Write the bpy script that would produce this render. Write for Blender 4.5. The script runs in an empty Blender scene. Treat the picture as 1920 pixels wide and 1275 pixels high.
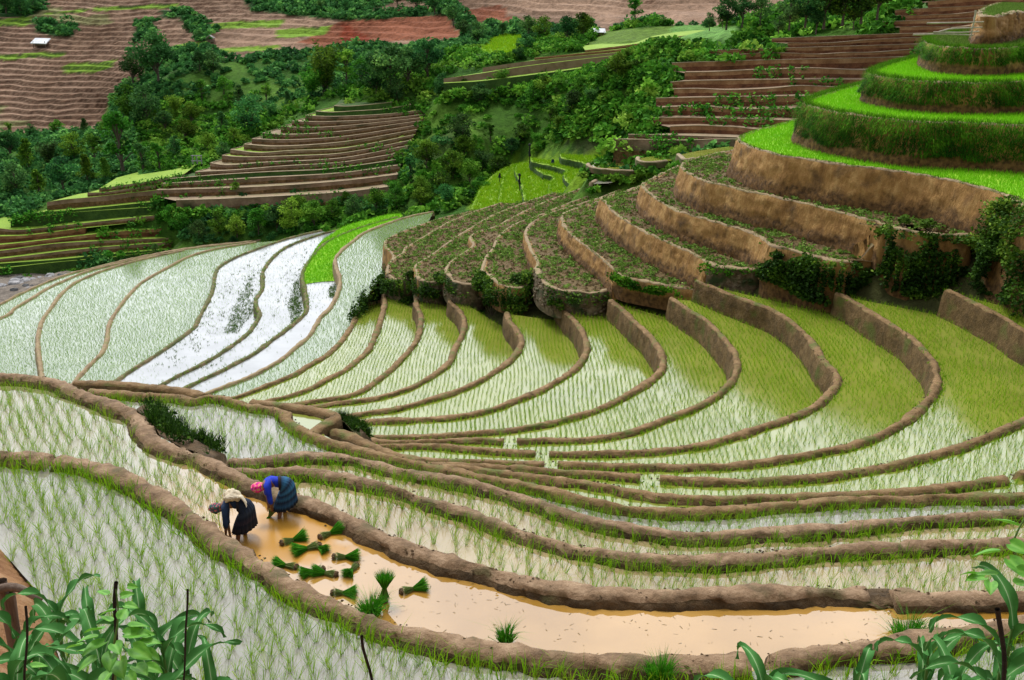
import bpy, bmesh, math, random
import numpy as np
from mathutils import Vector, Matrix, noise as mnoise
from mathutils.geometry import tessellate_polygon
rng = np.random.default_rng(7); random.seed(7)
R = math.radians
S = bpy.context.scene; COL = S.collection
# ------------------------------------------------------------------ camera model
FPX, PITCH, CH = 1900.0, R(19.6), 8.6
CP, SP = math.cos(PITCH), math.sin(PITCH)
def ray(u, v):
    x = (u-960)/FPX; y = -(v-637.5)/FPX
    return (x, CP+y*SP, -SP+y*CP)
def P(u, v, z):                        # where the sight line meets the level z
    r = ray(u, v); t = (z-CH)/r[2]; return Vector((r[0]*t, r[1]*t, z))
def Q(u, v, d):                        # ... or the distance d
    r = ray(u, v); t = d/r[1]; return Vector((r[0]*t, d, CH+r[2]*t))
def pix(A):                            # world -> photograph pixels
    A = np.asarray(A, float); x, y, z = A[..., 0], A[..., 1], A[..., 2]-CH
    zc = np.maximum(y*CP-z*SP, .05); yc = y*SP+z*CP
    return 960+FPX*x/zc, 637.5-FPX*yc/zc
def ztop(zb, base, vt):
    p = P(base[0], base[1], zb); r = ray(base[0], vt); return CH+r[2]*p.y/r[1]
cam = bpy.data.cameras.new('camera'); co = bpy.data.objects.new('camera', cam); COL.objects.link(co)
co.location = (0, 0, CH); co.rotation_euler = (R(90)-PITCH, 0, 0)
cam.sensor_width = 36; cam.lens = 36*FPX/1920; cam.clip_end = 3000; cam.clip_start = .1
S.camera = co
# ------------------------------------------------------------------ object helpers
def tag(o, label=None, cat=None, group=None, kind=None):
    if label: o['label'] = label
    if cat: o['category'] = cat
    if group: o['group'] = group
    if kind: o['kind'] = kind
    return o
def link(name, me, mats=(), parent=None):
    o = bpy.data.objects.new(name, me); COL.objects.link(o)
    for m in (mats if isinstance(mats, (list, tuple)) else [mats]): me.materials.append(m)
    if parent: o.parent = parent
    return o
def empty(name, loc, rz=0.0):
    o = bpy.data.objects.new(name, None); COL.objects.link(o)
    o.location = loc; o.rotation_euler = (0, 0, rz); o.empty_display_size = .2; return o
def mesh(name, V, polys, attrs=None, smooth=False, mi=None):
    V = np.asarray(V, np.float32); me = bpy.data.meshes.new(name)
    polys = [np.asarray(p, np.int32) for p in polys if len(p)]
    loops = np.concatenate([p.ravel() for p in polys]); tot = np.concatenate([np.full(len(p), p.shape[1], np.int32) for p in polys])
    st = np.concatenate([[0], np.cumsum(tot)[:-1]]).astype(np.int32)
    me.vertices.add(len(V)); me.vertices.foreach_set('co', V.ravel())
    me.loops.add(len(loops)); me.loops.foreach_set('vertex_index', loops)
    me.polygons.add(len(tot)); me.polygons.foreach_set('loop_start', st); me.polygons.foreach_set('loop_total', tot)
    if mi is not None: me.polygons.foreach_set('material_index', np.asarray(mi, np.int32))
    me.polygons.foreach_set('use_smooth', np.full(len(tot), smooth))
    me.update(calc_edges=True)
    for k, a in (attrs or {}).items():
        a = np.asarray(a, np.float32)
        if a.ndim == 1: at = me.attributes.new(k, 'FLOAT', 'POINT'); at.data.foreach_set('value', a)
        else:
            at = me.attributes.new(k, 'FLOAT_COLOR', 'POINT'); c = np.ones((len(a), 4), np.float32); c[:, :3] = a; at.data.foreach_set('color', c.ravel())
    me.validate(); return me
def gridfaces(n, m, closed=False):
    i = np.arange(n-1)[:, None]; j = np.arange(m if closed else m-1)[None, :]; j2 = (j+1) % m
    return np.stack([i*m+j, i*m+j2, (i+1)*m+j2, (i+1)*m+j], -1).reshape(-1, 4)
def nz(p, s=1.0, o=0.0): return mnoise.noise(Vector((p[0]*s+o, p[1]*s+o*1.7, p[2]*s-o)))
def smooth_line(pts, step, closed=False):
    A = np.array([tuple(p) for p in pts], float); n = len(A)
    if n < 2: return A
    out = []
    for i in range(n-1):
        p0 = A[i-1] if i > 0 else 2*A[0]-A[1]; p1, p2 = A[i], A[i+1]; p3 = A[i+2] if i+2 < n else 2*A[-1]-A[-2]
        k = max(2, int(np.linalg.norm(p2-p1)/step)+1); t = np.linspace(0, 1, k, endpoint=False)[:, None]
        d1 = np.linalg.norm(p1-p0)**.5+1e-6; d2 = np.linalg.norm(p2-p1)**.5+1e-6; d3 = np.linalg.norm(p3-p2)**.5+1e-6
        m1 = ((p1-p0)/d1-(p2-p0)/(d1+d2)+(p2-p1)/d2)*d2; m2 = ((p2-p1)/d2-(p3-p1)/(d2+d3)+(p3-p2)/d3)*d2
        out.append((2*t**3-3*t**2+1)*p1+(t**3-2*t**2+t)*m1+(-2*t**3+3*t**2)*p2+(t**3-t**2)*m2)
    out.append(A[-1:]); L = np.concatenate(out)
    s = np.concatenate([[0], np.cumsum(np.linalg.norm(np.diff(L, axis=0), axis=1))]); m = max(2, int(s[-1]/step)+1)
    q = np.linspace(0, s[-1], m); return np.stack([np.interp(q, s, L[:, c]) for c in range(A.shape[1])], -1)
def inpoly(x, y, poly):
    poly = np.asarray(poly, float); ins = np.zeros(np.shape(x), bool); j = len(poly)-1
    for i in range(len(poly)):
        xi, yi = poly[i][:2]; xj, yj = poly[j][:2]
        if yi != yj: ins ^= ((yi > y) != (yj > y)) & (x < (xj-xi)*(y-yi)/(yj-yi)+xi)
        j = i
    return ins
def dist_line(X, L):
    """distance of plan points X to the samples of the line L, by coarse hashing"""
    from mathutils.kdtree import KDTree
    kd = KDTree(len(L))
    for i, p in enumerate(L): kd.insert((p[0], p[1], 0), i)
    kd.balance(); return np.array([kd.find((p[0], p[1], 0))[2] for p in X])
# ------------------------------------------------------------------ materials
def mat(name, cols, scale=3.0, detail=5.0, rough=.85, bump=0.0, bscale=None, attr=None, spec=.3, stops=None, dist=.05, stretch=None, obj=True, wave=None, second=None):
    """two or more colours over a noise (or over a vertex attribute), with a bump"""
    m = bpy.data.materials.new(name); m.use_nodes = True; n = m.node_tree.nodes; l = m.node_tree.links
    b = n['Principled BSDF']; b.inputs['Roughness'].default_value = rough; b.inputs['Specular IOR Level'].default_value = spec
    tc = n.new('ShaderNodeTexCoord'); src = tc.outputs['Object']
    if stretch:
        mp = n.new('ShaderNodeMapping'); mp.inputs['Scale'].default_value = stretch; l.new(src, mp.inputs[0]); src = mp.outputs[0]
    tx = n.new('ShaderNodeTexNoise'); tx.inputs['Scale'].default_value = scale; tx.inputs['Detail'].default_value = detail; tx.inputs['Roughness'].default_value = .65
    l.new(src, tx.inputs['Vector']); f = tx.outputs['Fac']
    rp = n.new('ShaderNodeValToRGB'); e = rp.color_ramp.elements
    st = stops or ([.3, .7] if len(cols) == 2 else list(np.linspace(.3, .7, len(cols))))
    if attr:
        a = n.new('ShaderNodeAttribute'); a.attribute_name = attr; f = a.outputs['Fac']
        st = stops or list(np.linspace(0, 1, len(cols)))
    while len(e) < len(cols): e.new(.5)
    for k, (c, s) in enumerate(zip(cols, st)): e[k].position = s; e[k].color = (*c, 1)
    l.new(f, rp.inputs[0]); out = rp.outputs[0]
    if second:                       # (colour, noise scale, low, high): patches of a second stuff
        c2, s2, lo, hi = second; t2 = n.new('ShaderNodeTexNoise'); t2.inputs['Scale'].default_value = s2; t2.inputs['Detail'].default_value = 6
        l.new(tc.outputs['Object'], t2.inputs['Vector']); mr = n.new('ShaderNodeMapRange'); mr.inputs[1].default_value = lo; mr.inputs[2].default_value = hi
        l.new(t2.outputs['Fac'], mr.inputs[0]); mx = n.new('ShaderNodeMix'); mx.data_type = 'RGBA'; mx.inputs[7].default_value = (*c2, 1)
        l.new(mr.outputs[0], mx.inputs[0]); l.new(out, mx.inputs[6]); out = mx.outputs[2]
    l.new(out, b.inputs['Base Color'])
    if bump:
        t3 = n.new('ShaderNodeTexNoise'); t3.inputs['Scale'].default_value = bscale or scale*3; t3.inputs['Detail'].default_value = 8; t3.inputs['Roughness'].default_value = .7
        l.new(src, t3.inputs['Vector']); bp = n.new('ShaderNodeBump'); bp.inputs['Strength'].default_value = bump; bp.inputs['Distance'].default_value = dist
        l.new(t3.outputs['Fac'], bp.inputs['Height']); l.new(bp.outputs[0], b.inputs['Normal'])
    return m
def leafmat(name, cols, rough=.5, spec=.3, trans=.25, attr='var', stops=None):
    m = mat(name, cols, attr=attr, rough=rough, spec=spec, stops=stops); n = m.node_tree.nodes; l = m.node_tree.links
    if trans:
        b = n['Principled BSDF']; t = n.new('ShaderNodeBsdfTranslucent'); mx = n.new('ShaderNodeMixShader'); mx.inputs[0].default_value = trans
        l.new(b.inputs['Base Color'].links[0].from_socket, t.inputs[0]); l.new(b.outputs[0], mx.inputs[1]); l.new(t.outputs[0], mx.inputs[2])
        l.new(mx.outputs[0], n['Material Output'].inputs[0])
    return m
def vary(m, lo=.62, hi=1.5, hue=.035):
    n = m.node_tree.nodes; l = m.node_tree.links; b = n['Principled BSDF']; src = b.inputs['Base Color'].links[0].from_socket; to = [k.to_socket for k in src.links]
    oi = n.new('ShaderNodeObjectInfo'); mr = n.new('ShaderNodeMapRange'); mr.inputs[3].default_value = lo; mr.inputs[4].default_value = hi; l.new(oi.outputs['Random'], mr.inputs[0])
    m7 = n.new('ShaderNodeMath'); m7.operation = 'MULTIPLY'; m7.inputs[1].default_value = 7.31; l.new(oi.outputs['Random'], m7.inputs[0]); fr = n.new('ShaderNodeMath'); fr.operation = 'FRACT'; l.new(m7.outputs[0], fr.inputs[0])
    m2 = n.new('ShaderNodeMapRange'); m2.inputs[3].default_value = .5-hue; m2.inputs[4].default_value = .5+hue*.6; l.new(fr.outputs[0], m2.inputs[0])
    hs = n.new('ShaderNodeHueSaturation'); l.new(m2.outputs[0], hs.inputs['Hue']); l.new(mr.outputs[0], hs.inputs['Value']); l.new(src, hs.inputs['Color'])
    for t in to: l.new(hs.outputs[0], t)
def watermat(name, c1, c2, rough=.04, ior=1.75, ripple=.03, rs=6.0, specks=0):
    m = bpy.data.materials.new(name); m.use_nodes = True; n = m.node_tree.nodes; l = m.node_tree.links; b = n['Principled BSDF']
    b.inputs['Roughness'].default_value = rough; b.inputs['IOR'].default_value = ior
    tc = n.new('ShaderNodeTexCoord'); t = n.new('ShaderNodeTexNoise'); t.inputs['Scale'].default_value = .45; t.inputs['Detail'].default_value = 6
    l.new(tc.outputs['Object'], t.inputs['Vector']); r = n.new('ShaderNodeValToRGB'); r.color_ramp.elements[0].position = .35; r.color_ramp.elements[1].position = .65
    r.color_ramp.elements[0].color = (*c1, 1); r.color_ramp.elements[1].color = (*c2, 1); l.new(t.outputs['Fac'], r.inputs[0]); out = r.outputs[0]
    l.new(out, b.inputs['Base Color'])
    t2 = n.new('ShaderNodeTexNoise'); t2.inputs['Scale'].default_value = rs; t2.inputs['Detail'].default_value = 3; l.new(tc.outputs['Object'], t2.inputs['Vector'])
    bp = n.new('ShaderNodeBump'); bp.inputs['Strength'].default_value = ripple; bp.inputs['Distance'].default_value = .02
    l.new(t2.outputs['Fac'], bp.inputs['Height']); l.new(bp.outputs[0], b.inputs['Normal'])
    return m
M = {}
M['mud'] = mat('shade-toned bund mud', [(.04, .024, .009), (.095, .058, .024), (.17, .105, .05)], scale=2.6, bump=1.0, bscale=8, dist=.09, second=((.075, .08, .02), 1.1, .6, .72))  # shade of the dike sides painted into this tone; mudtop is the lit one
M['mudtop'] = mat('lit-toned bund top', [(.115, .07, .034), (.245, .155, .084), (.39, .265, .16)], scale=3.2, bump=1.0, bscale=9, dist=.07, second=((.12, .095, .04), 1.7, .55, .68))
M['mudfan'] = mat('shade-toned fan bund', [(.06, .036, .010), (.125, .075, .026), (.20, .125, .05)], scale=2.0, bump=1.0, bscale=6, dist=.1, second=((.09, .10, .015), .9, .57, .7))  # fan dikes likewise: shaded sides here, lit tops next, light put in the colour
M['fantop'] = mat('lit-toned fan bund top', [(.10, .06, .02), (.20, .12, .048), (.30, .19, .09)], scale=2.6, bump=.9, bscale=7, dist=.08, second=((.10, .115, .022), 1.3, .54, .66))
M['mudgrass'] = mat('grassy bund', [(.05, .075, .02), (.12, .11, .04), (.24, .16, .09)], scale=1.2, bump=.7, bscale=6, dist=.08)
M['mudpale'] = mat('pale bund', [(.17, .115, .06), (.28, .20, .11), (.20, .18, .07)], scale=1.2, bump=.6, bscale=6, dist=.08)
M['wall'] = mat('terrace wall', [(.19, .092, .022), (.34, .185, .055), (.47, .29, .105)], scale=1.6, bump=.9, bscale=6, dist=.12, stretch=(1, 1, .35), second=((.10, .055, .02), .8, .55, .7))
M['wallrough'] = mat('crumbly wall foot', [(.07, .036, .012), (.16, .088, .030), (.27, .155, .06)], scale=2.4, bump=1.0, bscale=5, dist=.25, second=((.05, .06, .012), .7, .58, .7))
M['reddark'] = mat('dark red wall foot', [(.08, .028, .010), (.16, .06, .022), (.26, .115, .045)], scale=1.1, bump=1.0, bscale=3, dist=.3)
M['wallrough'].use_nodes = True
M['redwall'] = mat('red wall', [(.15, .066, .024), (.28, .145, .058), (.41, .25, .12)], scale=.7, bump=.9, bscale=3, dist=.25, stretch=(1, 1, .5))
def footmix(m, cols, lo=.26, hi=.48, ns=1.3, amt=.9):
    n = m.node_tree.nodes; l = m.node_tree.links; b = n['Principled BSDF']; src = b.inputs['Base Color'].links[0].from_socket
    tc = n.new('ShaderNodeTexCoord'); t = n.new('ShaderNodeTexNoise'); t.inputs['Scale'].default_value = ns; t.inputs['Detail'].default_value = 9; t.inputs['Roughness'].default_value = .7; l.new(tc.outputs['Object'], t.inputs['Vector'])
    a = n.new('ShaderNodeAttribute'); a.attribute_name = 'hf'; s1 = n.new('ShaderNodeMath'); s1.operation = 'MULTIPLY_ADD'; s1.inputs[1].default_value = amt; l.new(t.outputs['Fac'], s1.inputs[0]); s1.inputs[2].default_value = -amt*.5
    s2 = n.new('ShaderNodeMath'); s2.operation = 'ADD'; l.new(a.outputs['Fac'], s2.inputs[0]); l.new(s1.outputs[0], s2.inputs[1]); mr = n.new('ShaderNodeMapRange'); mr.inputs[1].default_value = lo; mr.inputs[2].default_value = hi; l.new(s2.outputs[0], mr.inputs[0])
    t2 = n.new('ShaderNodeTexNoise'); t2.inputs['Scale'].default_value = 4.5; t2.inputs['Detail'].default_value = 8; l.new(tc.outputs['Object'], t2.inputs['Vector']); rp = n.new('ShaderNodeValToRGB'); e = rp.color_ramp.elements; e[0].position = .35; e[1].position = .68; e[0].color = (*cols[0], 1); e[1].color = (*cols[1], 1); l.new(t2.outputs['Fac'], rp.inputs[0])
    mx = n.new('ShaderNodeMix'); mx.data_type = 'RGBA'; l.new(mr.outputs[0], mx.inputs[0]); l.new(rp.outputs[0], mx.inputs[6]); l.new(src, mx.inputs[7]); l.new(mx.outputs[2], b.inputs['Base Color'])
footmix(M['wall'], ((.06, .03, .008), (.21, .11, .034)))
M['soil'] = mat('field soil', [(.07, .046, .014), (.15, .098, .032), (.22, .15, .058)], scale=4.5, bump=1.0, bscale=5, dist=.25)
M['tread'] = mat('dry tread', [(.15, .09, .052), (.24, .165, .10), (.20, .13, .075)], scale=.5, bump=.4, dist=.1)
M['green'] = mat('seedling green', [(.12, .36, .006), (.24, .50, .012), (.33, .52, .03)], scale=.5, bump=.6, bscale=9, dist=.1)
M['ygreen'] = mat('young rice green', [(.17, .29, .02), (.25, .38, .035)], scale=.5, bump=.6, bscale=6, dist=.1)
M['blade'] = leafmat('rice blade', [(.09, .25, .004), (.21, .43, .008), (.44, .56, .03)], rough=.7, spec=.1, trans=.35)
M['seed'] = leafmat('seedbed blade', [(.10, .33, .006), (.18, .50, .01), (.30, .60, .03)], rough=.8, spec=.05, trans=.35)
M['dark'] = leafmat('bush leaf', [(.008, .026, .003), (.030, .085, .007), (.10, .21, .016), (.30, .44, .05)], rough=.75, spec=.12, stops=[0, .42, .75, 1])
M['hang'] = leafmat('bank grass', [(.010, .046, .003), (.042, .145, .006), (.15, .35, .02)], rough=.85, spec=.05)
M['weed'] = leafmat('weed leaf', [(.05, .10, .014), (.14, .27, .035), (.30, .44, .10)], rough=.8, spec=.08)
M['bluegreen'] = leafmat('forest leaf', [(.012, .05, .013), (.05, .165, .04), (.18, .40, .085)], rough=.8, spec=.06)
M['midgreen'] = leafmat('thicket leaf', [(.014, .055, .006), (.075, .22, .018), (.26, .48, .05)], rough=.8, spec=.06)
M['lightgreen'] = leafmat('light leaf', [(.04, .13, .012), (.13, .32, .03), (.30, .52, .07)], rough=.8, spec=.06)
for k_ in ('bluegreen', 'midgreen', 'lightgreen'): vary(M[k_])
M['bark'] = mat('bark', [(.06, .045, .03), (.15, .12, .09)], scale=6, bump=.5)
M['stone'] = mat('wall stone', [(.04, .03, .014), (.12, .085, .045), (.25, .20, .13)], scale=2.5, bump=.5, second=((.03, .05, .012), 1.4, .5, .65))
M['rock'] = mat('river rock', [(.16, .16, .17), (.45, .44, .44)], scale=1.2, bump=.4)
M['rockdark'] = mat('dark river rock', [(.035, .037, .04), (.12, .12, .12)], scale=1.2, bump=.4)
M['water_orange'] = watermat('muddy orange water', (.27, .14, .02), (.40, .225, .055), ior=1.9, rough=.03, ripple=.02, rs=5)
M['water_beige'] = watermat('beige paddy water', (.25, .185, .09), (.34, .26, .13), ripple=.03, ior=1.65, rough=.05)
M['water_grey'] = watermat('greyish paddy water', (.20, .19, .15), (.27, .25, .20), ripple=.03, ior=1.6, rough=.06)
M['water_mid'] = watermat('grey green paddy water', (.17, .195, .026), (.22, .245, .036), ripple=.012, ior=1.8, rough=.12)
M['water_far'] = watermat('pale paddy water', (.17, .22, .13), (.22, .27, .17), ripple=.006, rs=3, ior=1.5, rough=.1)
M['water_silver'] = watermat('silvery paddy water', (.22, .23, .23), (.29, .30, .30), ripple=.01, rs=3, ior=1.5)
M['water_river'] = watermat('river water', (.25, .23, .22), (.6, .6, .6), rough=.2, ripple=.6, rs=2)
def paint_reflection(m, c, r):  # ochre, duller patch painted where dark reflections replace the sky glare
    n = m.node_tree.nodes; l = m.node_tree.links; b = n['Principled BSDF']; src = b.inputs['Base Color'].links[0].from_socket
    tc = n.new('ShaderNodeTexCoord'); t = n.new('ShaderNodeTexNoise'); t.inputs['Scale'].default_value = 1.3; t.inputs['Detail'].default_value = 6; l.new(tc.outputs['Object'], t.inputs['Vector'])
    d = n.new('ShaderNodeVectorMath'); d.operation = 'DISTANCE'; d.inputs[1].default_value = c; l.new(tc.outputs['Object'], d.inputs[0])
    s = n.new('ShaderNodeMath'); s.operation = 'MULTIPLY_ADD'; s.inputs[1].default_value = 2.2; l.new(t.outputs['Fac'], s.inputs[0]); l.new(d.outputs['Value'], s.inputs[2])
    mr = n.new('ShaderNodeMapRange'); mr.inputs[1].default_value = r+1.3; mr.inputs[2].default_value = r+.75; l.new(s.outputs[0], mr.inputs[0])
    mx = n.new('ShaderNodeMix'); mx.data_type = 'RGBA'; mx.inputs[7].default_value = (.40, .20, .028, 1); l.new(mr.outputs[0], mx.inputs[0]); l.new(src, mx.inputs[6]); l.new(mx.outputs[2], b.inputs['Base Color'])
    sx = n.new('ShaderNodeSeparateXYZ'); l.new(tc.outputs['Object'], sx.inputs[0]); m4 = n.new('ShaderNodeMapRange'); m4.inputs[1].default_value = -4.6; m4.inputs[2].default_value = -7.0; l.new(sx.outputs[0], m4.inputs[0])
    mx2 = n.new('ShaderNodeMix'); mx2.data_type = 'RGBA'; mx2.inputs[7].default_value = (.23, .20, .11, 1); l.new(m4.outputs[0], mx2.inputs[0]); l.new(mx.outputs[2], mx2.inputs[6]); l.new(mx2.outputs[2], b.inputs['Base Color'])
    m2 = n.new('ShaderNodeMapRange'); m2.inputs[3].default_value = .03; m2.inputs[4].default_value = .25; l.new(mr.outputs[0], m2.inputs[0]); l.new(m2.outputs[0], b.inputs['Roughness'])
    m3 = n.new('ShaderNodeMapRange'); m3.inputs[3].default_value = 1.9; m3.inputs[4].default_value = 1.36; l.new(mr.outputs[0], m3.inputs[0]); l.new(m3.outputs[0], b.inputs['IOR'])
paint_reflection(M['water_orange'], tuple(P(545, 1005, 0)), 1.15)
# ------------------------------------------------------------------ sky and light
W = bpy.data.worlds.new('World'); S.world = W; W.use_nodes = True; n = W.node_tree.nodes; l = W.node_tree.links
bg = n['Background']; bg.inputs[1].default_value = .1
sk = n.new('ShaderNodeTexSky'); sk.sky_type = 'NISHITA'; sk.sun_disc = False; sk.sun_elevation = R(58); sk.sun_rotation = R(-25)
tc = n.new('ShaderNodeTexCoord'); no = n.new('ShaderNodeTexNoise'); no.inputs['Scale'].default_value = 2.2; no.inputs['Detail'].default_value = 6
l.new(tc.outputs['Generated'], no.inputs['Vector'])
dp = n.new('ShaderNodeVectorMath'); dp.operation = 'DOT_PRODUCT'; dp.inputs[1].default_value = (-.12, .86, .5); l.new(tc.outputs['Generated'], dp.inputs[0])
mr = n.new('ShaderNodeMapRange'); mr.interpolation_type = 'SMOOTHSTEP'; l.new(dp.outputs['Value'], mr.inputs[0])
SKY_LO, SKY_HI = 5.8, 27.0
for i, vv in ((1, .35), (2, .93), (3, SKY_LO), (4, SKY_HI)): mr.inputs[i].default_value = vv
cl = n.new('ShaderNodeMapRange'); l.new(no.outputs['Fac'], cl.inputs[0])
for i, vv in ((1, .35), (2, .65), (3, .82), (4, 1.15)): cl.inputs[i].default_value = vv
mu = n.new('ShaderNodeMath'); mu.operation = 'MULTIPLY'; l.new(mr.outputs[0], mu.inputs[0]); l.new(cl.outputs[0], mu.inputs[1])
cc = n.new('ShaderNodeVectorMath'); cc.operation = 'SCALE'; cc.inputs[0].default_value = (.97, 1.0, 1.06); l.new(mu.outputs[0], cc.inputs['Scale'])
mx = n.new('ShaderNodeMix'); mx.data_type = 'RGBA'; mx.inputs[0].default_value = .88; l.new(sk.outputs[0], mx.inputs[6]); l.new(cc.outputs[0], mx.inputs[7]); l.new(mx.outputs[2], bg.inputs[0])
sun = bpy.data.lights.new('sun', 'SUN'); sun.energy = 2.4; sun.angle = R(12); sun.color = (1, .96, .9)
so = bpy.data.objects.new('sun', sun); COL.objects.link(so); so.location = (0, 40, 60)
az = R(-25); el = R(58); sd = Vector((math.sin(az)*math.cos(el), math.cos(az)*math.cos(el), math.sin(el)))
so.rotation_euler = (-sd).to_track_quat('-Z', 'Y').to_euler()
S.view_settings.view_transform = 'Standard'; S.view_settings.look = 'None'; S.view_settings.exposure = .12; S.view_settings.gamma = 1
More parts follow.
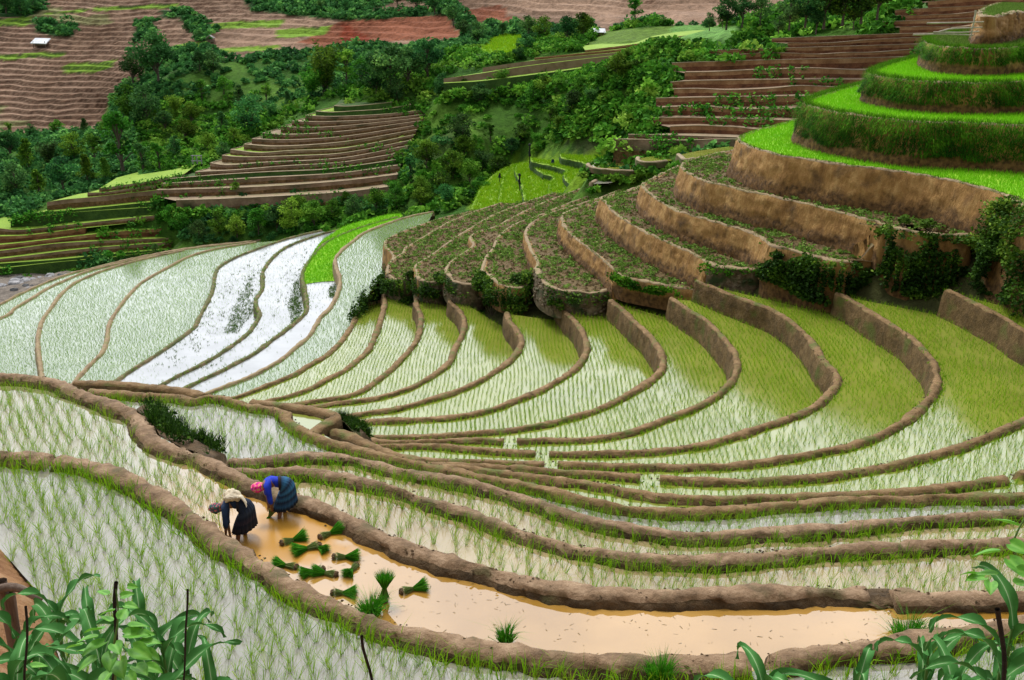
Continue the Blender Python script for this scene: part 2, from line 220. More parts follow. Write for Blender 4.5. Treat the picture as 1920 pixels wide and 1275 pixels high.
# ------------------------------------------------------------------ paddy rims, lowest first: z, points on the rim, label
T = {24: .45, 23: .15, 22: -.6, 21: -1.4, 20: -2.3, 19: -3.2, 18: -4.2, 17: -5.3, 16: -6.3, 15: -7.3, 14: -8.4, 13: -9.4, 12: -10.4, 11: -11.4, 10: -12.3,
     9: -13.2, 8: -14.1, 7: -15.0, 6: -15.9, 5: -16.7, 4: -17.5, 3: -18.2, 2: -18.9, 1: -19.6, 0: -20.3}
WZ = {k: T[k]-(.12 if k < 20 else .15) for k in T}
WZ[23] = 0.0
B = {
 0: [(-300,712),(-180,655),(-90,612),(0,569),(43,547),(127,513),(173,502),(233,487),(280,477),(333,467),(400,458),(467,452),(512,446),(560,437)],
 1: [(-300,742),(-180,684),(-90,640),(0,595),(16,588),(24,579),(60,557),(87,540),(120,525),(165,507),(225,492),(285,478),(340,467),(405,459),(470,452)],
 2: [(86,740),(78,705),(74,680),(70,647),(72,620),(78,600),(97,573),(117,547),(143,527),(170,515),(187,508),(240,492),(293,479),(345,468)],
 3: [(120,735),(138,715),(167,683),(190,660),(200,633),(203,610),(217,583),(240,553),(263,530),(290,513),(320,497),(353,480),(393,468),(433,460),(480,453)],
 4: [(188,730),(213,715),(250,690),(293,663),(327,640),(350,623),(365,610),(373,593),(387,567),(398,543),(403,513),(410,500),(437,483),(470,470),(500,459),(533,448),(567,439),(602,431)],
 5: [(272,737),(297,723),(333,703),(367,687),(403,667),(433,647),(460,627),(477,607),(486,587),(480,573),(479,560),(490,543),(492,520),(493,507),(510,483),(533,464),(560,452),(595,440),(645,427)],
 6: [(318,742),(343,728),(383,708),(417,692),(443,678),(470,665),(500,643),(527,623),(553,603),(570,587),(575,570),(572,547),(567,520),(568,507),(583,483),(600,463),(617,450),(645,437),(690,421),(745,406)],
 7: [(350,752),(382,738),(420,723),(463,707),(500,688),(527,672),(553,650),(580,627),(590,610),(600,593),(617,577),(633,547),(637,523),(630,500),(628,485),(640,468),(660,452),(683,435),(707,425),(740,413),(780,402),(812,396)],
 8: [(400,760),(437,745),(473,732),(510,717),(547,702),(580,682),(610,665),(640,637),(660,607),(672,583),(680,571),(707,565),(722,560)],
 9: [(455,762),(500,750),(540,741),(580,727),(617,707),(643,694),(670,673),(688,657),(703,627),(715,593),(721,567),(720,550)],
 10: [(500,768),(547,757),(590,750),(640,743),(673,733),(713,707),(753,670),(780,637),(788,607),(788,587),(780,570),(782,556)],
 11: [(520,775),(573,763),(640,753),(690,747),(733,737),(773,723),(813,700),(840,680),(853,650),(867,623),(870,600),(860,580),(844,564),(850,552)],
 12: [(590,790),(637,782),(690,772),(740,765),(790,752),(840,737),(890,717),(930,693),(960,670),(975,648),(977,635),(968,617),(953,598),(950,585)],
 13: [(610,800),(650,792),(707,787),(773,785),(827,782),(880,775),(923,765),(967,748),(1007,733),(1043,713),(1077,690),(1097,663),(1098,637),(1083,607),(1063,587),(1050,568)],
 14: [(640,818),(680,818),(747,817),(813,815),(863,812),(913,808),(963,803),(1013,795),(1063,783),(1120,765),(1173,740),(1207,720),(1233,700),(1243,680),(1237,657),(1227,640),(1213,623),(1190,603),(1167,580),(1145,562)],
 15: [(650,820),(690,823),(730,827),(780,827),(830,825),(880,823),(944,825),None,(970,825),(1013,823),(1080,822),(1120,819),(1182,808),(1245,785),(1320,754),(1357,727),(1377,703),(1381,677),(1370,650),(1347,623),(1320,597),(1293,580),(1258,557)],
 16: [(670,838),(713,835),(763,833),(813,833),(863,837),(913,842),(963,845),(1004,847),None,(1030,848),(1080,848),(1120,848),(1203,845),(1287,837),(1370,818),(1433,797),(1487,779),(1528,760),(1553,737),(1570,712),(1564,696),(1543,673),(1527,647),(1507,623),(1480,600),(1447,580),(1413,567),(1363,548),(1330,535),(1306,526)],
 17: [(760,862),(807,862),(880,863),(947,865),(1020,868),None,(1046,868),(1120,870),(1203,872),(1287,873),(1370,870),(1453,860),(1537,845),(1620,825),(1683,795),(1730,758),(1750,733),(1756,707),(1750,680),(1730,653),(1707,630),(1670,607),(1630,583),(1597,562),(1570,549)],
 18: [(800,868),(843,870),(913,873),(980,877),(1047,882),(1120,886),(1200,892),None,(1238,895),(1287,897),(1370,900),(1453,897),(1537,891),(1620,879),(1703,862),(1787,839),(1870,808),(1920,786),(1985,745),(2020,705),(2005,672),(1965,645),(1913,615),(1880,593),(1847,577),(1813,560),(1776,543)],
 19: [(820,874),(853,874),(913,881),(980,889),(1047,897),(1120,907),(1183,919),(1245,928),(1328,933),(1412,931),(1495,929),(1578,926),(1700,919),(1787,909),(1884,895),None,(1910,889),(1990,862),(2080,800),(2110,720),(2070,640),(2000,575),(1930,535)],
 20: [(168,732),(226,735),(264,739),(301,739),(339,743),(364,748),(389,742),(415,744),(452,754),(482,761),(513,765),(530,772),(542,787),(563,803),(597,818),(647,835),(697,848),(747,860),(797,870),(847,880),(897,890),(947,900),(1013,914),(1080,930),(1120,940),(1170,950),(1224,956),(1287,956),(1370,952),(1453,945),(1537,939),(1620,935),(1703,933),(1787,929),(1870,927),(1950,926),(2130,915)],
 21: [(428,862),(480,862),(530,855),(580,852),(630,853),(663,858),(713,870),(763,882),(813,890),(863,900),(913,912),(963,927),(1013,942),(1063,960),(1120,977),(1182,988),(1245,998),(1307,1002),(1370,1000),(1453,993),(1537,989),(1620,981),(1703,975),(1787,968),(1850,963),(1920,959),(2130,945)],
 22: [(440,883),(480,882),(530,881),(580,883),(630,890),(680,900),(730,913),(780,930),(830,945),(880,960),(930,980),(980,998),(1030,1013),(1080,1025),(1120,1032),(1203,1043),(1287,1047),(1328,1047),(1412,1041),(1495,1033),(1578,1027),(1662,1022),(1745,1018),(1828,1016),(1920,1015),(2130,1008)],
 23: [(-460,690),(-250,697),(-120,702),(0,704),(38,706),(75,710),(106,715),(126,724),(151,736),(176,745),(201,754),(226,764),(246,773),(261,786),(271,803),(283,820),(302,833),(327,843),(364,853),(390,863),(415,876),(440,889),(465,901),(500,915),(540,928),(570,938),(613,953),(663,977),(713,1001),(763,1023),(813,1040),(863,1057),(913,1070),(963,1083),(1013,1093),(1063,1102),(1120,1109),(1203,1112),(1287,1112),(1370,1110),(1453,1108),(1537,1106),(1626,1106),None,(1674,1114),(1745,1116),(1828,1116),(1920,1118),(2130,1122)],
 24: [(-460,846),(-250,850),(-120,852),(0,853),(45,853),(86,860),None,(106,860),(138,863),(176,873),(214,886),(246,899),(276,914),(302,929),(327,946),(352,964),(377,983),(403,1007),(437,1027),(470,1045),(503,1066),(540,1092),(585,1115),(631,1135),(668,1150),(706,1167),(744,1179),(790,1191),(855,1206),(938,1218),(1022,1229),(1105,1237),(1188,1239),(1280,1237),(1370,1239),(1408,1243),None,(1452,1236),(1516,1222),(1578,1216),(1662,1206),(1745,1193),(1828,1179),(1920,1163),(2130,1120)],
}
WID = {k: (.36 if k < 8 else .42 if k < 15 else .36 if k < 20 else .34) for k in T}; WID.update({20: .33, 21: .30, 22: .30, 23: .36, 24: .36}); WID = {k: w_*(.76 if k < 20 else .84) for k, w_ in WID.items()}
BLAB = {
 0: ('lowest rim of the pale paddies, running beside the rocky river', 'mudpale'),
 1: ('thin kinked dike between the river rim and the broad pale paddy', 'mudpale'),
 2: ('first long dike from the left that curves round the broad pale paddy', 'mudpale'),
 3: ('bare brown dike crossing the pale planted paddies, first one left of the grassy dikes', 'mudpale'),
 4: ('grassy dike on the edge where green planted water turns silvery white', 'mudgrass'),
 5: ('grassy dike between the two silvery unplanted paddies', 'mudgrass'),
 6: ('grassy dike along the left foot of the bright green seedbed', 'mudgrass'),
 7: ('tan dike hugging the right side of the bright green seedbed', 'mudpale'),
 8: ('dike that ends at the dark bushy bank tip, first right of the wide pale paddy', 'mudfan'),
 9: ('fan dike reaching the foot of the stone wall under the lowest brown field', 'mudfan'),
 10: ('fan dike with a hooked top between two dark bush clumps', 'mudfan'),
 11: ('fan dike whose hooked top bends over a small mossy earth wall', 'mudfan'),
 12: ('fan dike starting right of the tallest bush clump on the bank', 'mudfan'),
 13: ('fan dike with an overflow notch, second right of the tallest bush clump', 'mudfan'),
 14: ('fan dike with a sharp brown wall, ending under the grassy stone wall', 'mudfan'),
 15: ('broad curved dike broken by a small splashing outlet at its near end', 'mudfan'),
 16: ('wide curved dike with the long brown wall and a dark cleft at its bend', 'mudfan'),
 17: ('wide curved dike starting from the loose stones under the bushes', 'mudfan'),
 18: ('outermost fan dike that leaves the picture on the right', 'mudfan'),
 19: ('straight low dike lying against the far side of the long diagonal dike', 'mudfan'),
 20: ('long diagonal dike that snakes from the upper left to the right edge', 'mudfan'),
 21: ('second mud dike beyond the orange strip, starting behind the mossy bank', 'mud'),
 22: ('first mud dike beyond the orange strip, behind the woman in bright blue', 'mud'),
 23: ('thick mud dike on the far side of the orange strip where the women work', 'mud'),
 24: ('thick mud dike on the near side of the orange strip, below the seedling bundles', 'mud'),
}
def segs(pts):
    out = [[]]
    for p in pts:
        if p is None: out.append([])
        else: out[-1].append(p)
    return out
def bund(name, lines, w, top, zlow, zhigh, mats, step=.2, amp=.06, cols=None, nwall=3, bat=.12, cap=True, tops=None):
    """swept earth bank: low ground on the left of the line, high ground on the right"""
    V, F, MI, HF = [], [], [], []
    for L in lines:
        L = np.asarray(L); n = len(L); t = np.gradient(L[:, :2], axis=0); t /= np.linalg.norm(t, axis=1)[:, None]+1e-9
        nl = np.stack([-t[:, 1], t[:, 0]], 1); tp = L[:, 2].copy() if top is None else np.full(n, top) if np.ndim(top) == 0 else np.interp(np.linspace(0, 1, n), np.linspace(0, 1, len(top)), top)
        zhigh_ = zhigh; zhigh = tp-.12 if zhigh is None else zhigh
        zl = np.full(n, zlow) if np.ndim(zlow) == 0 else np.interp(np.linspace(0, 1, n), np.linspace(0, 1, len(zlow)), zlow)
        prof = []
        h = tp-zl
        prof.append((w/2+bat*h, zl-.35))
        for q in range(1, nwall+1):
            f = q/(nwall+1); prof.append((w/2+bat*h*(1-f)+.02, zl+h*f*.97))
        fl = lambda x: np.full(n, x)
        prof += [(fl(w/2), tp-.045), (fl(w*.42), tp-.005), (fl(w*.15), tp+.025), (fl(-w*.2), tp+.03), (fl(-w*.44), tp+.005), (fl(-w/2-.015), tp-.05), (fl(-w/2-.05), (tp+zhigh)/2-.01), (fl(-w/2-.09), np.minimum(fl(zhigh-.02), tp-.06)), (fl(-w/2-.15), np.minimum(fl(zhigh-.35), tp-.3))]
        zhigh = zhigh_; m = len(prof); G = np.zeros((n, m, 3))
        for j, (o, z) in enumerate(prof): G[:, j, :2] = L[:, :2]+nl*np.asarray(o)[..., None]; G[:, j, 2] = z
        sc = .8/max(amp, .02)**.5
        for i in range(n):
            for j in range(1, m-1):
                p = G[i, j]; a = amp*(nz(p, .9)+.8*nz(p, 3.1, 5)+.6*nz(p, 8, 9)+.35*nz(p, 17, 2)); b_ = amp*.6*(nz(p, 1.3, 11)+.8*nz(p, 5, 3)+.5*nz(p, 14, 6))
                sg = 1 if j <= nwall+2 else (-1 if j >= nwall+4 else .2)
                G[i, j, :2] += nl[i]*a*sg; G[i, j, 2] += b_*(1 if j > nwall-1 else .4)
        if cap:
            for e, s in ((0, -1), (-1, 1)):
                c = G[e].copy(); c[:, :2] += t[e]*s*.12; c[:, 2] = np.minimum(c[:, 2], zl[e]-.3)
                G = np.concatenate([c[None], G]) if e == 0 else np.concatenate([G, c[None]])
        o = sum(len(v) for v in V); f = gridfaces(len(G), m)+o
        V.append(G.reshape(-1, 3)); F.append(f); HF.append(np.tile([min(1, j/(nwall+1)) for j in range(m)], len(G)))
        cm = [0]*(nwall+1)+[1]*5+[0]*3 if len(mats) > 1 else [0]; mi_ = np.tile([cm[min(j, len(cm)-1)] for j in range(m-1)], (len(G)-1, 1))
        MI.append(mi_.ravel())
    return mesh(name, np.concatenate(V), [np.concatenate(F)], {'hf': np.concatenate(HF)}, smooth=True, mi=np.concatenate(MI))
LINES = {}                               # the whole rim of every paddy in world space (gaps bridged)
STEP = lambda k: .10 if k > 22 else .13 if k > 19 else .2 if k > 12 else .28
for k in sorted(B):
    LINES[k] = smooth_line([P(u, v, T[k]) for (u, v) in [p for p in B[k] if p]], .3)
    ls = [smooth_line([P(u, v, T[k]) for (u, v) in s], STEP(k)) for s in segs(B[k])]
    zlow = WZ[k-1] if k > 0 else -22.0
    if k == 20: zlow = np.array([-6]*6+[-5]*4+[WZ[19]]*12)
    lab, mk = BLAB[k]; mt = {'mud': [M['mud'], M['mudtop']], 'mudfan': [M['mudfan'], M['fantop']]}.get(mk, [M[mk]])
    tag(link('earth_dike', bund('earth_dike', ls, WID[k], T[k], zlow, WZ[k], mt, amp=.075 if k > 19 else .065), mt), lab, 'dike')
cl_ = smooth_line([LINES[k][0] for k in range(12, 0, -1)], .3)
tag(link('earth_bank', bund('earth_bank', [cl_], .5, None, np.array([T[k]-2.6 for k in range(12, 0, -1)]), None, [M['mudfan'], M['mudgrass']], amp=.09), [M['mudfan'], M['mudgrass']]), 'low earth bank closing the near ends of the fan paddies behind the diagonal dike', 'earth bank')
# small dikes at the junction in the middle left
for pts, top, zl, zh, lab in (
  ([(140,716),(188,717),(226,718),(276,723),(327,729),(364,734),(382,741)], -2.55, -7.0, -2.75, 'short low dike just beyond the start of the long diagonal dike'),
  ([(470,752),(500,755),(530,758),(580,765),(613,772),(630,780),(622,788),(600,800),(580,812)], -2.6, -5.0, -2.75, 'small hooked dike closing a tiny paddy beside the mossy earth bank'),
  ([(622,806),(655,815),(685,829),(715,842),(750,852),(790,862)], -2.75, -5.0, -2.9, 'short footpath dike sloping down from the mossy bank to the long diagonal dike')):
    ls = [smooth_line([P(u, v, top) for u, v in pts], .13)]
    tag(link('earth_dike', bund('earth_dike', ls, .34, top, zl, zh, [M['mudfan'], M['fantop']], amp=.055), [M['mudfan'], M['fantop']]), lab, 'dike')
# ------------------------------------------------------------------ flooded paddies
def flat(name, loop, z, m, kind='structure', sub=0):
    loop = [Vector((p[0], p[1], 0)) for p in loop]
    tr = tessellate_polygon([loop]); V = [(p.x, p.y, z) for p in loop]
    T3 = np.array(tr, np.int32); a = np.array(V)
    nrm = np.cross(a[T3[:, 1]]-a[T3[:, 0]], a[T3[:, 2]]-a[T3[:, 0]])[:, 2]; T3[nrm < 0] = T3[nrm < 0][:, ::-1]
    return tag(link(name, mesh(name, V, [T3]), m), kind=kind)
FIELD = {}
near = smooth_line([P(u, v, .3) for u, v in ((-470, 905), (-200, 930), (-60, 985), (0, 1030), (40, 1075), (70, 1110), (90, 1160), (110, 1230), (160, 1310), (500, 1340), (1000, 1345), (1500, 1335), (1900, 1320), (2130, 1300))], .3)
for k in range(0, 25):
    lo = LINES[k]; hi = LINES[k+1] if k < 24 else near
    FIELD[k] = np.concatenate([lo, hi[::-1]])
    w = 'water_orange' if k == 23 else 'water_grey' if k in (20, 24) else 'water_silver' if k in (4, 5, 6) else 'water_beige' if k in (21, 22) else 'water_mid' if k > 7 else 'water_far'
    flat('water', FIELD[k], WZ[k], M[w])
L = smooth_line([P(u, v, -2.6) for u, v in ((140,714),(226,716),(327,727),(382,739),(480,752),(530,757),(613,771),(630,780),(600,800),(700,846))], .3)
flat('water', np.concatenate([L, np.array([p for p in LINES[20] if pix(p)[0] < 720])[::-1]]), -2.72, M['water_mid'])
# the sill of the open gap in the far dike of the orange strip
g = P(1650, 1122, .02); bm = bmesh.new(); bmesh.ops.create_icosphere(bm, subdivisions=3, radius=1)
for v in bm.verts: v.co = Vector((v.co.x*.34, v.co.y*.24, v.co.z*.07))*(1+.25*nz(v.co, 2))
me = bpy.data.meshes.new('mud_sill'); bm.to_mesh(me); bm.free(); o = tag(link('mud_sill', me, M['mud']), 'low mud sill in the open gap of the far dike', 'mud sill'); o.location = g
# ------------------------------------------------------------------ brown field terraces and the green hill above them
EZ = {1: -13.0, 2: -11.8, 3: -10.9, 4: -10.1, 5: -9.2, 6: -8.2, 7: -7.0, 8: -5.4, 9: -3.9, 10: -2.2}
EZ[11] = ztop(EZ[10]-.05, (1600, 388), 311)
EZ[12] = ztop(EZ[11]-.05, (1700, 310), 226)
EZ[13] = ztop(EZ[12]-.05, (1700, 206), 149)
EZ[14] = ztop(EZ[13]-.05, (1780, 139), 88)
EZ[15] = ztop(EZ[14]-.05, (1850, 79), 26)
EB = {
 1: [(727,512),(729,497),(738,480),(733,472),(724,463),(723,452),(732,445),(747,437),(773,427),(807,415),(842,405),(873,398),(915,390),(945,385)],
 2: [(726,514),(727,503),(730,494),(748,478),(755,475),(760,465),(773,457),(798,442),(823,427),(848,413),(882,400),(905,391),(940,380)],
 3: [(787,524),(781,507),(780,497),(795,487),(823,468),(857,443),(890,423),(923,404),(960,389),(1000,374),(1040,361)],
 4: [(837,513),(836,505),(842,495),(857,482),(888,459),(882,446),(890,437),(923,427),(957,410),(973,401),(1007,385),(1040,371),(1090,353)],
 5: [(903,509),(907,495),(913,480),(925,465),(930,453),(940,438),(957,425),(975,416),(1007,405),(1040,391),(1082,375),(1107,366),(1157,344)],
 6: [(1003,505),(1009,493),(1007,486),(998,473),(992,457),(986,440),(988,430),(998,417),(1023,403),(1057,391),(1090,381),(1123,371),(1160,356),(1190,342),(1225,325)],
 7: [(1160,512),(1148,502),(1127,482),(1107,467),(1082,447),(1065,432),(1055,415),(1056,402),(1070,394),(1110,382),(1160,363),(1200,348),(1240,326)],
 8: [(1332,493),(1310,480),(1280,466),(1260,457),(1207,432),(1173,413),(1150,395),(1138,380),(1128,371),(1148,366),(1200,351),(1240,332),(1262,317)],
 9: [(1447,460),(1440,453),(1413,437),(1347,417),(1280,397),(1247,382),(1227,368),(1213,357),(1206,345),(1214,339),(1240,326),(1275,309)],
 10: [(1667,424),(1655,418),(1613,407),(1547,390),(1480,374),(1400,357),(1363,348),(1330,341),(1297,327),(1281,316),(1280,307),(1300,298),(1340,288),(1378,281)],
 11: [(2040,405),(1970,392),(1905,371),(1847,353),(1763,333),(1680,320),(1597,310),(1513,297),(1463,290),(1420,278),(1390,266),(1385,260),(1413,246),(1447,237),(1480,228),(1513,216)],
 12: [(2100,245),(1920,235),(1813,230),(1713,227),(1630,218),(1563,208),(1522,198),(1511,193),(1520,186),(1540,178),(1573,168),(1613,158),(1640,150)],
 13: [(2100,160),(1920,154),(1847,155),(1747,153),(1680,147),(1643,141),(1634,136),(1647,129),(1673,119),(1720,107)],
 14: [(2100,90),(1920,88),(1847,91),(1780,88),(1753,83),(1739,76),(1745,71),(1763,66),(1800,60)],
 15: [(2060,20),(1960,20),(1920,22),(1880,28),(1851,31),(1841,26),(1846,17),(1870,8),(1900,3)],
}
ELAB = {
 1: 'lowest brown field edge, wrapping the bare earth tip above the wide pale paddy', 2: 'second lowest brown field edge with a small kink by the bare earth tip',
 3: 'long straight brown field edge, first one right of the bare earth tip', 4: 'brown field edge with a jagged notch halfway up',
 5: 'brown field edge running up behind the moss capped boulder clump', 6: 'brown field edge with a narrow bare wall above the tallest bush clump',
 7: 'tan scraped earth wall, lowest of the tall smooth ones', 8: 'tan scraped earth wall, second lowest of the tall smooth ones',
 9: 'tan scraped earth wall, third up, ending at the mossy stone wall', 10: 'tan scraped earth wall directly below the one that carries the green lawn',
 11: 'tall tan earth wall that carries the lowest bright green terrace', 12: 'tallest grass covered wall between two bright green terraces',
 13: 'grass covered wall below the uppermost bright green terrace', 14: 'grass topped wall above the uppermost bright green terrace', 15: 'bare eroded earth block at the top right behind the rails'}
EL, EFULL = {}, {}
for k in sorted(EB):
    EL[k] = smooth_line([P(u, v, EZ[k]) for u, v in EB[k]], .3)
    zl = EZ[k-1]-.03 if k > 1 else WZ[7]
    n_ = len(EL[k])
    st = .2 if k > 5 else .28
    ls = [smooth_line([P(u, v, EZ[k]) for u, v in EB[k]], st)]
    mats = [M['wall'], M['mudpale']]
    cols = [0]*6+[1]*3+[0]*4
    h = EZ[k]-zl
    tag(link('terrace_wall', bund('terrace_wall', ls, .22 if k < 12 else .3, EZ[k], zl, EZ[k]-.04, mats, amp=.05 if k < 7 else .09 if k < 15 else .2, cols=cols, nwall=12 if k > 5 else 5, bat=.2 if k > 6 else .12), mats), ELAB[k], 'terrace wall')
FR = {  # rim of each brown field where it looks down on the paddies, with the level of the paddy below
 2: ([(727,508),(730,517),(742,523),(762,525),(783,522)], WZ[9], 'mossy stone wall under the lowest brown field tip'),
 3: ([(783,516),(790,524),(804,527),(824,527),(838,512)], WZ[10], 'low stone wall with a bush at its top left, second from the bare earth tip'),
 4: ([(836,506),(845,520),(857,528),(877,532),(897,531),(907,512)], WZ[11], 'small dark stone wall under the rounded pale rim'),
 5: ([(903,506),(914,513),(930,527),(950,537),(978,538),(1003,508)], WZ[12], 'stone wall hidden by the tallest bush clump'),
 6: ([(1006,500),(1016,524),(1030,535),(1047,542),(1082,545),(1115,549),(1135,544),(1160,515)], WZ[13], 'dark dry stone wall right of the tallest bush clump'),
 7: ([(1158,511),(1173,519),(1207,526),(1257,535),(1285,541),(1312,541),(1332,498)], WZ[15]-.6, 'grass capped earth bank over two fan paddies'),
 8: ([(1330,491),(1342,497),(1380,502),(1413,505),(1432,502),(1449,462)], WZ[16], 'short dry stone wall with pale cap stones'),
 9: ([(1445,457),(1452,462),(1480,467),(1513,475),(1555,486),(1585,489),(1600,493,-4.1)], WZ[16], 'bushy bank left of the bare soil gully'),
 10: ([(1596,505,-4.5),(1604,494,-4.2),(1630,465,-3.4),(1660,426,-2.4),(1700,432),(1735,436),(1775,440),(1805,440),(1840,429),(1870,405,-1.3),(1905,374,-.25),(1960,395,-.3)], WZ[17]-.3, 'tall bank smothered in dark creepers at the right'),
 11: ([(1890,368),(1910,378),(1960,400),(2040,420)], WZ[18]-.3, 'creeper covered bank under the right end of the green lawn'),
}
FRL = {}
for k, (pts, zl, lab) in FR.items():
    FRL[k] = smooth_line([P(q[0], q[1], q[2] if len(q) > 2 else EZ[k]) for q in pts], .25)
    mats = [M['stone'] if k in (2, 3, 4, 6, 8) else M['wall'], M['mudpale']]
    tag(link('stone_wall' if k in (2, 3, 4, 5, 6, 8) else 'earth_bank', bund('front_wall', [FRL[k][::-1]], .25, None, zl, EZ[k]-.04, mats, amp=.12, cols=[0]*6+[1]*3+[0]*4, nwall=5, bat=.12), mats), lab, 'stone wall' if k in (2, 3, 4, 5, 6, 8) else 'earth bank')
for k in range(1, 15):
    loop = [EL[k], EL[k+1][::-1]]
    if k in FRL: loop.append(FRL[k][::-1])
    loop = np.concatenate(loop)
    FIELD['E%d' % k] = loop
    flat('field_soil' if k < 11 else 'field', loop, EZ[k]-.06, M['soil'] if k < 11 or k == 14 else M['green'])
flat('field', np.concatenate([EL[15], [[40, 75, 0]]]), EZ[15]-.06, M['soil'])
# ------------------------------------------------------------------ the ground under and beyond the paddies
def depth_lin(d0, u0, v0, du, dv): return lambda u, v: d0+(u-u0)*du+(v0-v)*dv
dM = depth_lin(121, 430, 372, -.004, .125); dN = depth_lin(110, 0, 500, .02, .06); dR = depth_lin(90, 1200, 256, -.03, .09); dK = depth_lin(139, 850, 150, -.006, .13)
dS = depth_lin(88, 1120, 330, -.055, .07)
RM = [[(330,376),(400,374),(470,371),(560,366),(650,360),(735,350)],
      [(293,357),(367,355),(500,350),(640,340),(745,328)], [(303,345),(380,341),(467,335),(640,325),(750,310)],
      [(307,337),(400,329),(500,323),(610,318),(690,308),(755,298)], [(366,323),(433,320),(533,312),(640,305),(760,286)],
      [(394,306),(420,310),(500,305),(640,297),(765,274)], [(416,292),(450,295),(547,293),(640,288),(770,264)],
      [(432,281),(483,287),(547,283),(640,279),(775,254)], [(457,271),(513,275),(640,267),(780,244)], [(472,261),(533,263),(640,257),(785,235)],
      [(492,250),(533,253),(640,247),(790,227)], [(526,238),(580,240),(640,237),(795,221)], [(547,228),(590,229),(640,228),(715,224),(798,215)],
      [(572,217),(610,219),(660,218),(730,214),(800,206)], [(592,209),(620,211),(660,209),(720,205),(770,197)], [(626,199),(650,200),(690,197),(735,192)]]
RN = [[(-60,507),(0,503),(100,492),(200,483),(310,470)], [(-60,498),(0,494),(100,487),(200,477),(315,467),(370,462)], [(-60,490),(0,485),(67,477),(150,467),(233,460),(317,454),(360,450)],
      [(-60,474),(0,470),(100,457),(200,451),(317,446)], [(-60,463),(0,459),(67,452),(150,442),(233,433),(313,428)], [(-60,445),(0,443),(50,441),(100,435),(160,427)],
      [(-60,425),(0,428),(30,431),(70,428),(140,420),(290,404)], [(20,414),(40,404),(83,404),(140,398),(290,388)], [(49,403),(70,399),(140,393),(290,378)],
      [(88,379),(120,374),(167,370),(233,363),(300,356)], [(164,361),(200,360),(240,354),(292,347)], [(186,353),(230,347),(300,336),(345,326)]]
RR = [[(1150,262),(1180,262),(1280,264),(1345,262),(1395,262)], [(1178,253),(1280,255),(1340,257),(1400,259),(1500,262)], [(1225,222),(1280,221),(1400,224),(1490,227),(1560,232)], [(1230,185),(1280,184),(1400,182),(1520,181),(1640,184)],
      [(1257,155),(1280,153),(1450,150),(1630,150),(1750,150)], [(1260,119),(1280,118),(1450,113),(1720,107),(1800,105)], [(1330,95),(1500,90),(1733,83),(1850,80)],
      [(1447,73),(1600,67),(1747,62),(1860,58)], [(1655,42),(1740,38),(1835,34),(1960,30)], [(1678,20),(1760,15),(1850,11),(1960,6)], [(1690,-8),(1800,-14),(1960,-22)], [(1690,-30),(1800,-36),(1960,-45)]]
_R = [RR[0]]
for i_ in range(1, len(RR)):
    a_, b_ = RR[i_-1], RR[i_]
    if i_ >= 2:
        u0 = max(a_[0][0], b_[0][0])-6+rng.uniform(0, 60); u1 = min(a_[-1][0], b_[-1][0]); us = np.linspace(u0, u1, 9); fa = np.interp(us, [q[0] for q in a_], [q[1] for q in a_]); fb = np.interp(us, [q[0] for q in b_], [q[1] for q in b_])
        _R.append([(u_, x_*.5+y_*.5+w_) for u_, x_, y_, w_ in zip(us, fa, fb, 2.2*np.sin(us*.021+i_)+rng.normal(0, .9, 9))])
    _R.append(b_)
RR = _R
RK = [[(832,156),(900,152),(975,143),(1060,132),(1150,119),(1280,102)], [(832,147),(905,137),(980,125),(1075,113),(1180,101),(1290,88)], [(905,127),(973,117),(1040,109),(1170,97),(1280,84),(1370,76)],
      [(1002,108),(1073,101),(1173,91),(1280,77),(1370,68)], [(1097,94),(1200,81),(1280,67),(1370,60)]]
RS = [[(1085,343),(1118,340),(1160,332),(1200,322)], [(1102,309),(1130,315),(1165,318),(1200,316),(1235,306)], [(1142,297),(1190,293),(1240,286),(1290,279),(1340,275)], [(1168,268),(1230,275),(1275,281),(1315,277),(1352,268)]]
GR = [([(884,394),(893,375),(905,352),(928,328),(965,307)], -13.0), ([(936,384),(941,355),(948,328),(968,310)], -12.5), ([(986,377),(977,340),(969,326),(972,309),(985,305)], -12.0),
      ([(1022,369),(1031,357),(1033,343),(1039,333),(1022,327),(1002,314),(996,305)], -11.4), ([(1078,359),(1073,348),(1062,337),(1059,327),(1064,321),(1032,311),(1000,304),(997,298)], -10.8),
      ([(1112,347),(1099,335),(1101,320),(1098,307),(1056,297),(1053,291)], -10.0), ([(1170,337),(1112,313),(1106,304),(1150,294),(1170,285),(1140,283)], -9.3)]
GLN = [smooth_line([P(u, v, z) for u, v in pts], .3) for pts, z in GR]
CTRL = []
def add(p, dz=0): CTRL.append((p[0], p[1], p[2]+dz))
for k in LINES:
    for p in LINES[k][::10]: add(p, -2.6 if 13 <= k < 20 else -1.5)
for L_ in GLN:
    for p in L_[::6]: add(p, -1.6)
for k in EL:
    for p in EL[k][::10]: add(p, -2.9 if k > 10 else -2.2)
for rims, f, dz in ((RM, dM, -1.3), (RN, dN, -1.5), (RR, dR, -2.4), (RK, dK, -1.6), (RS, dS, -.75)):
    for L_ in rims:
        for u, v in L_: add(Q(u, v, f(u, v)), dz)
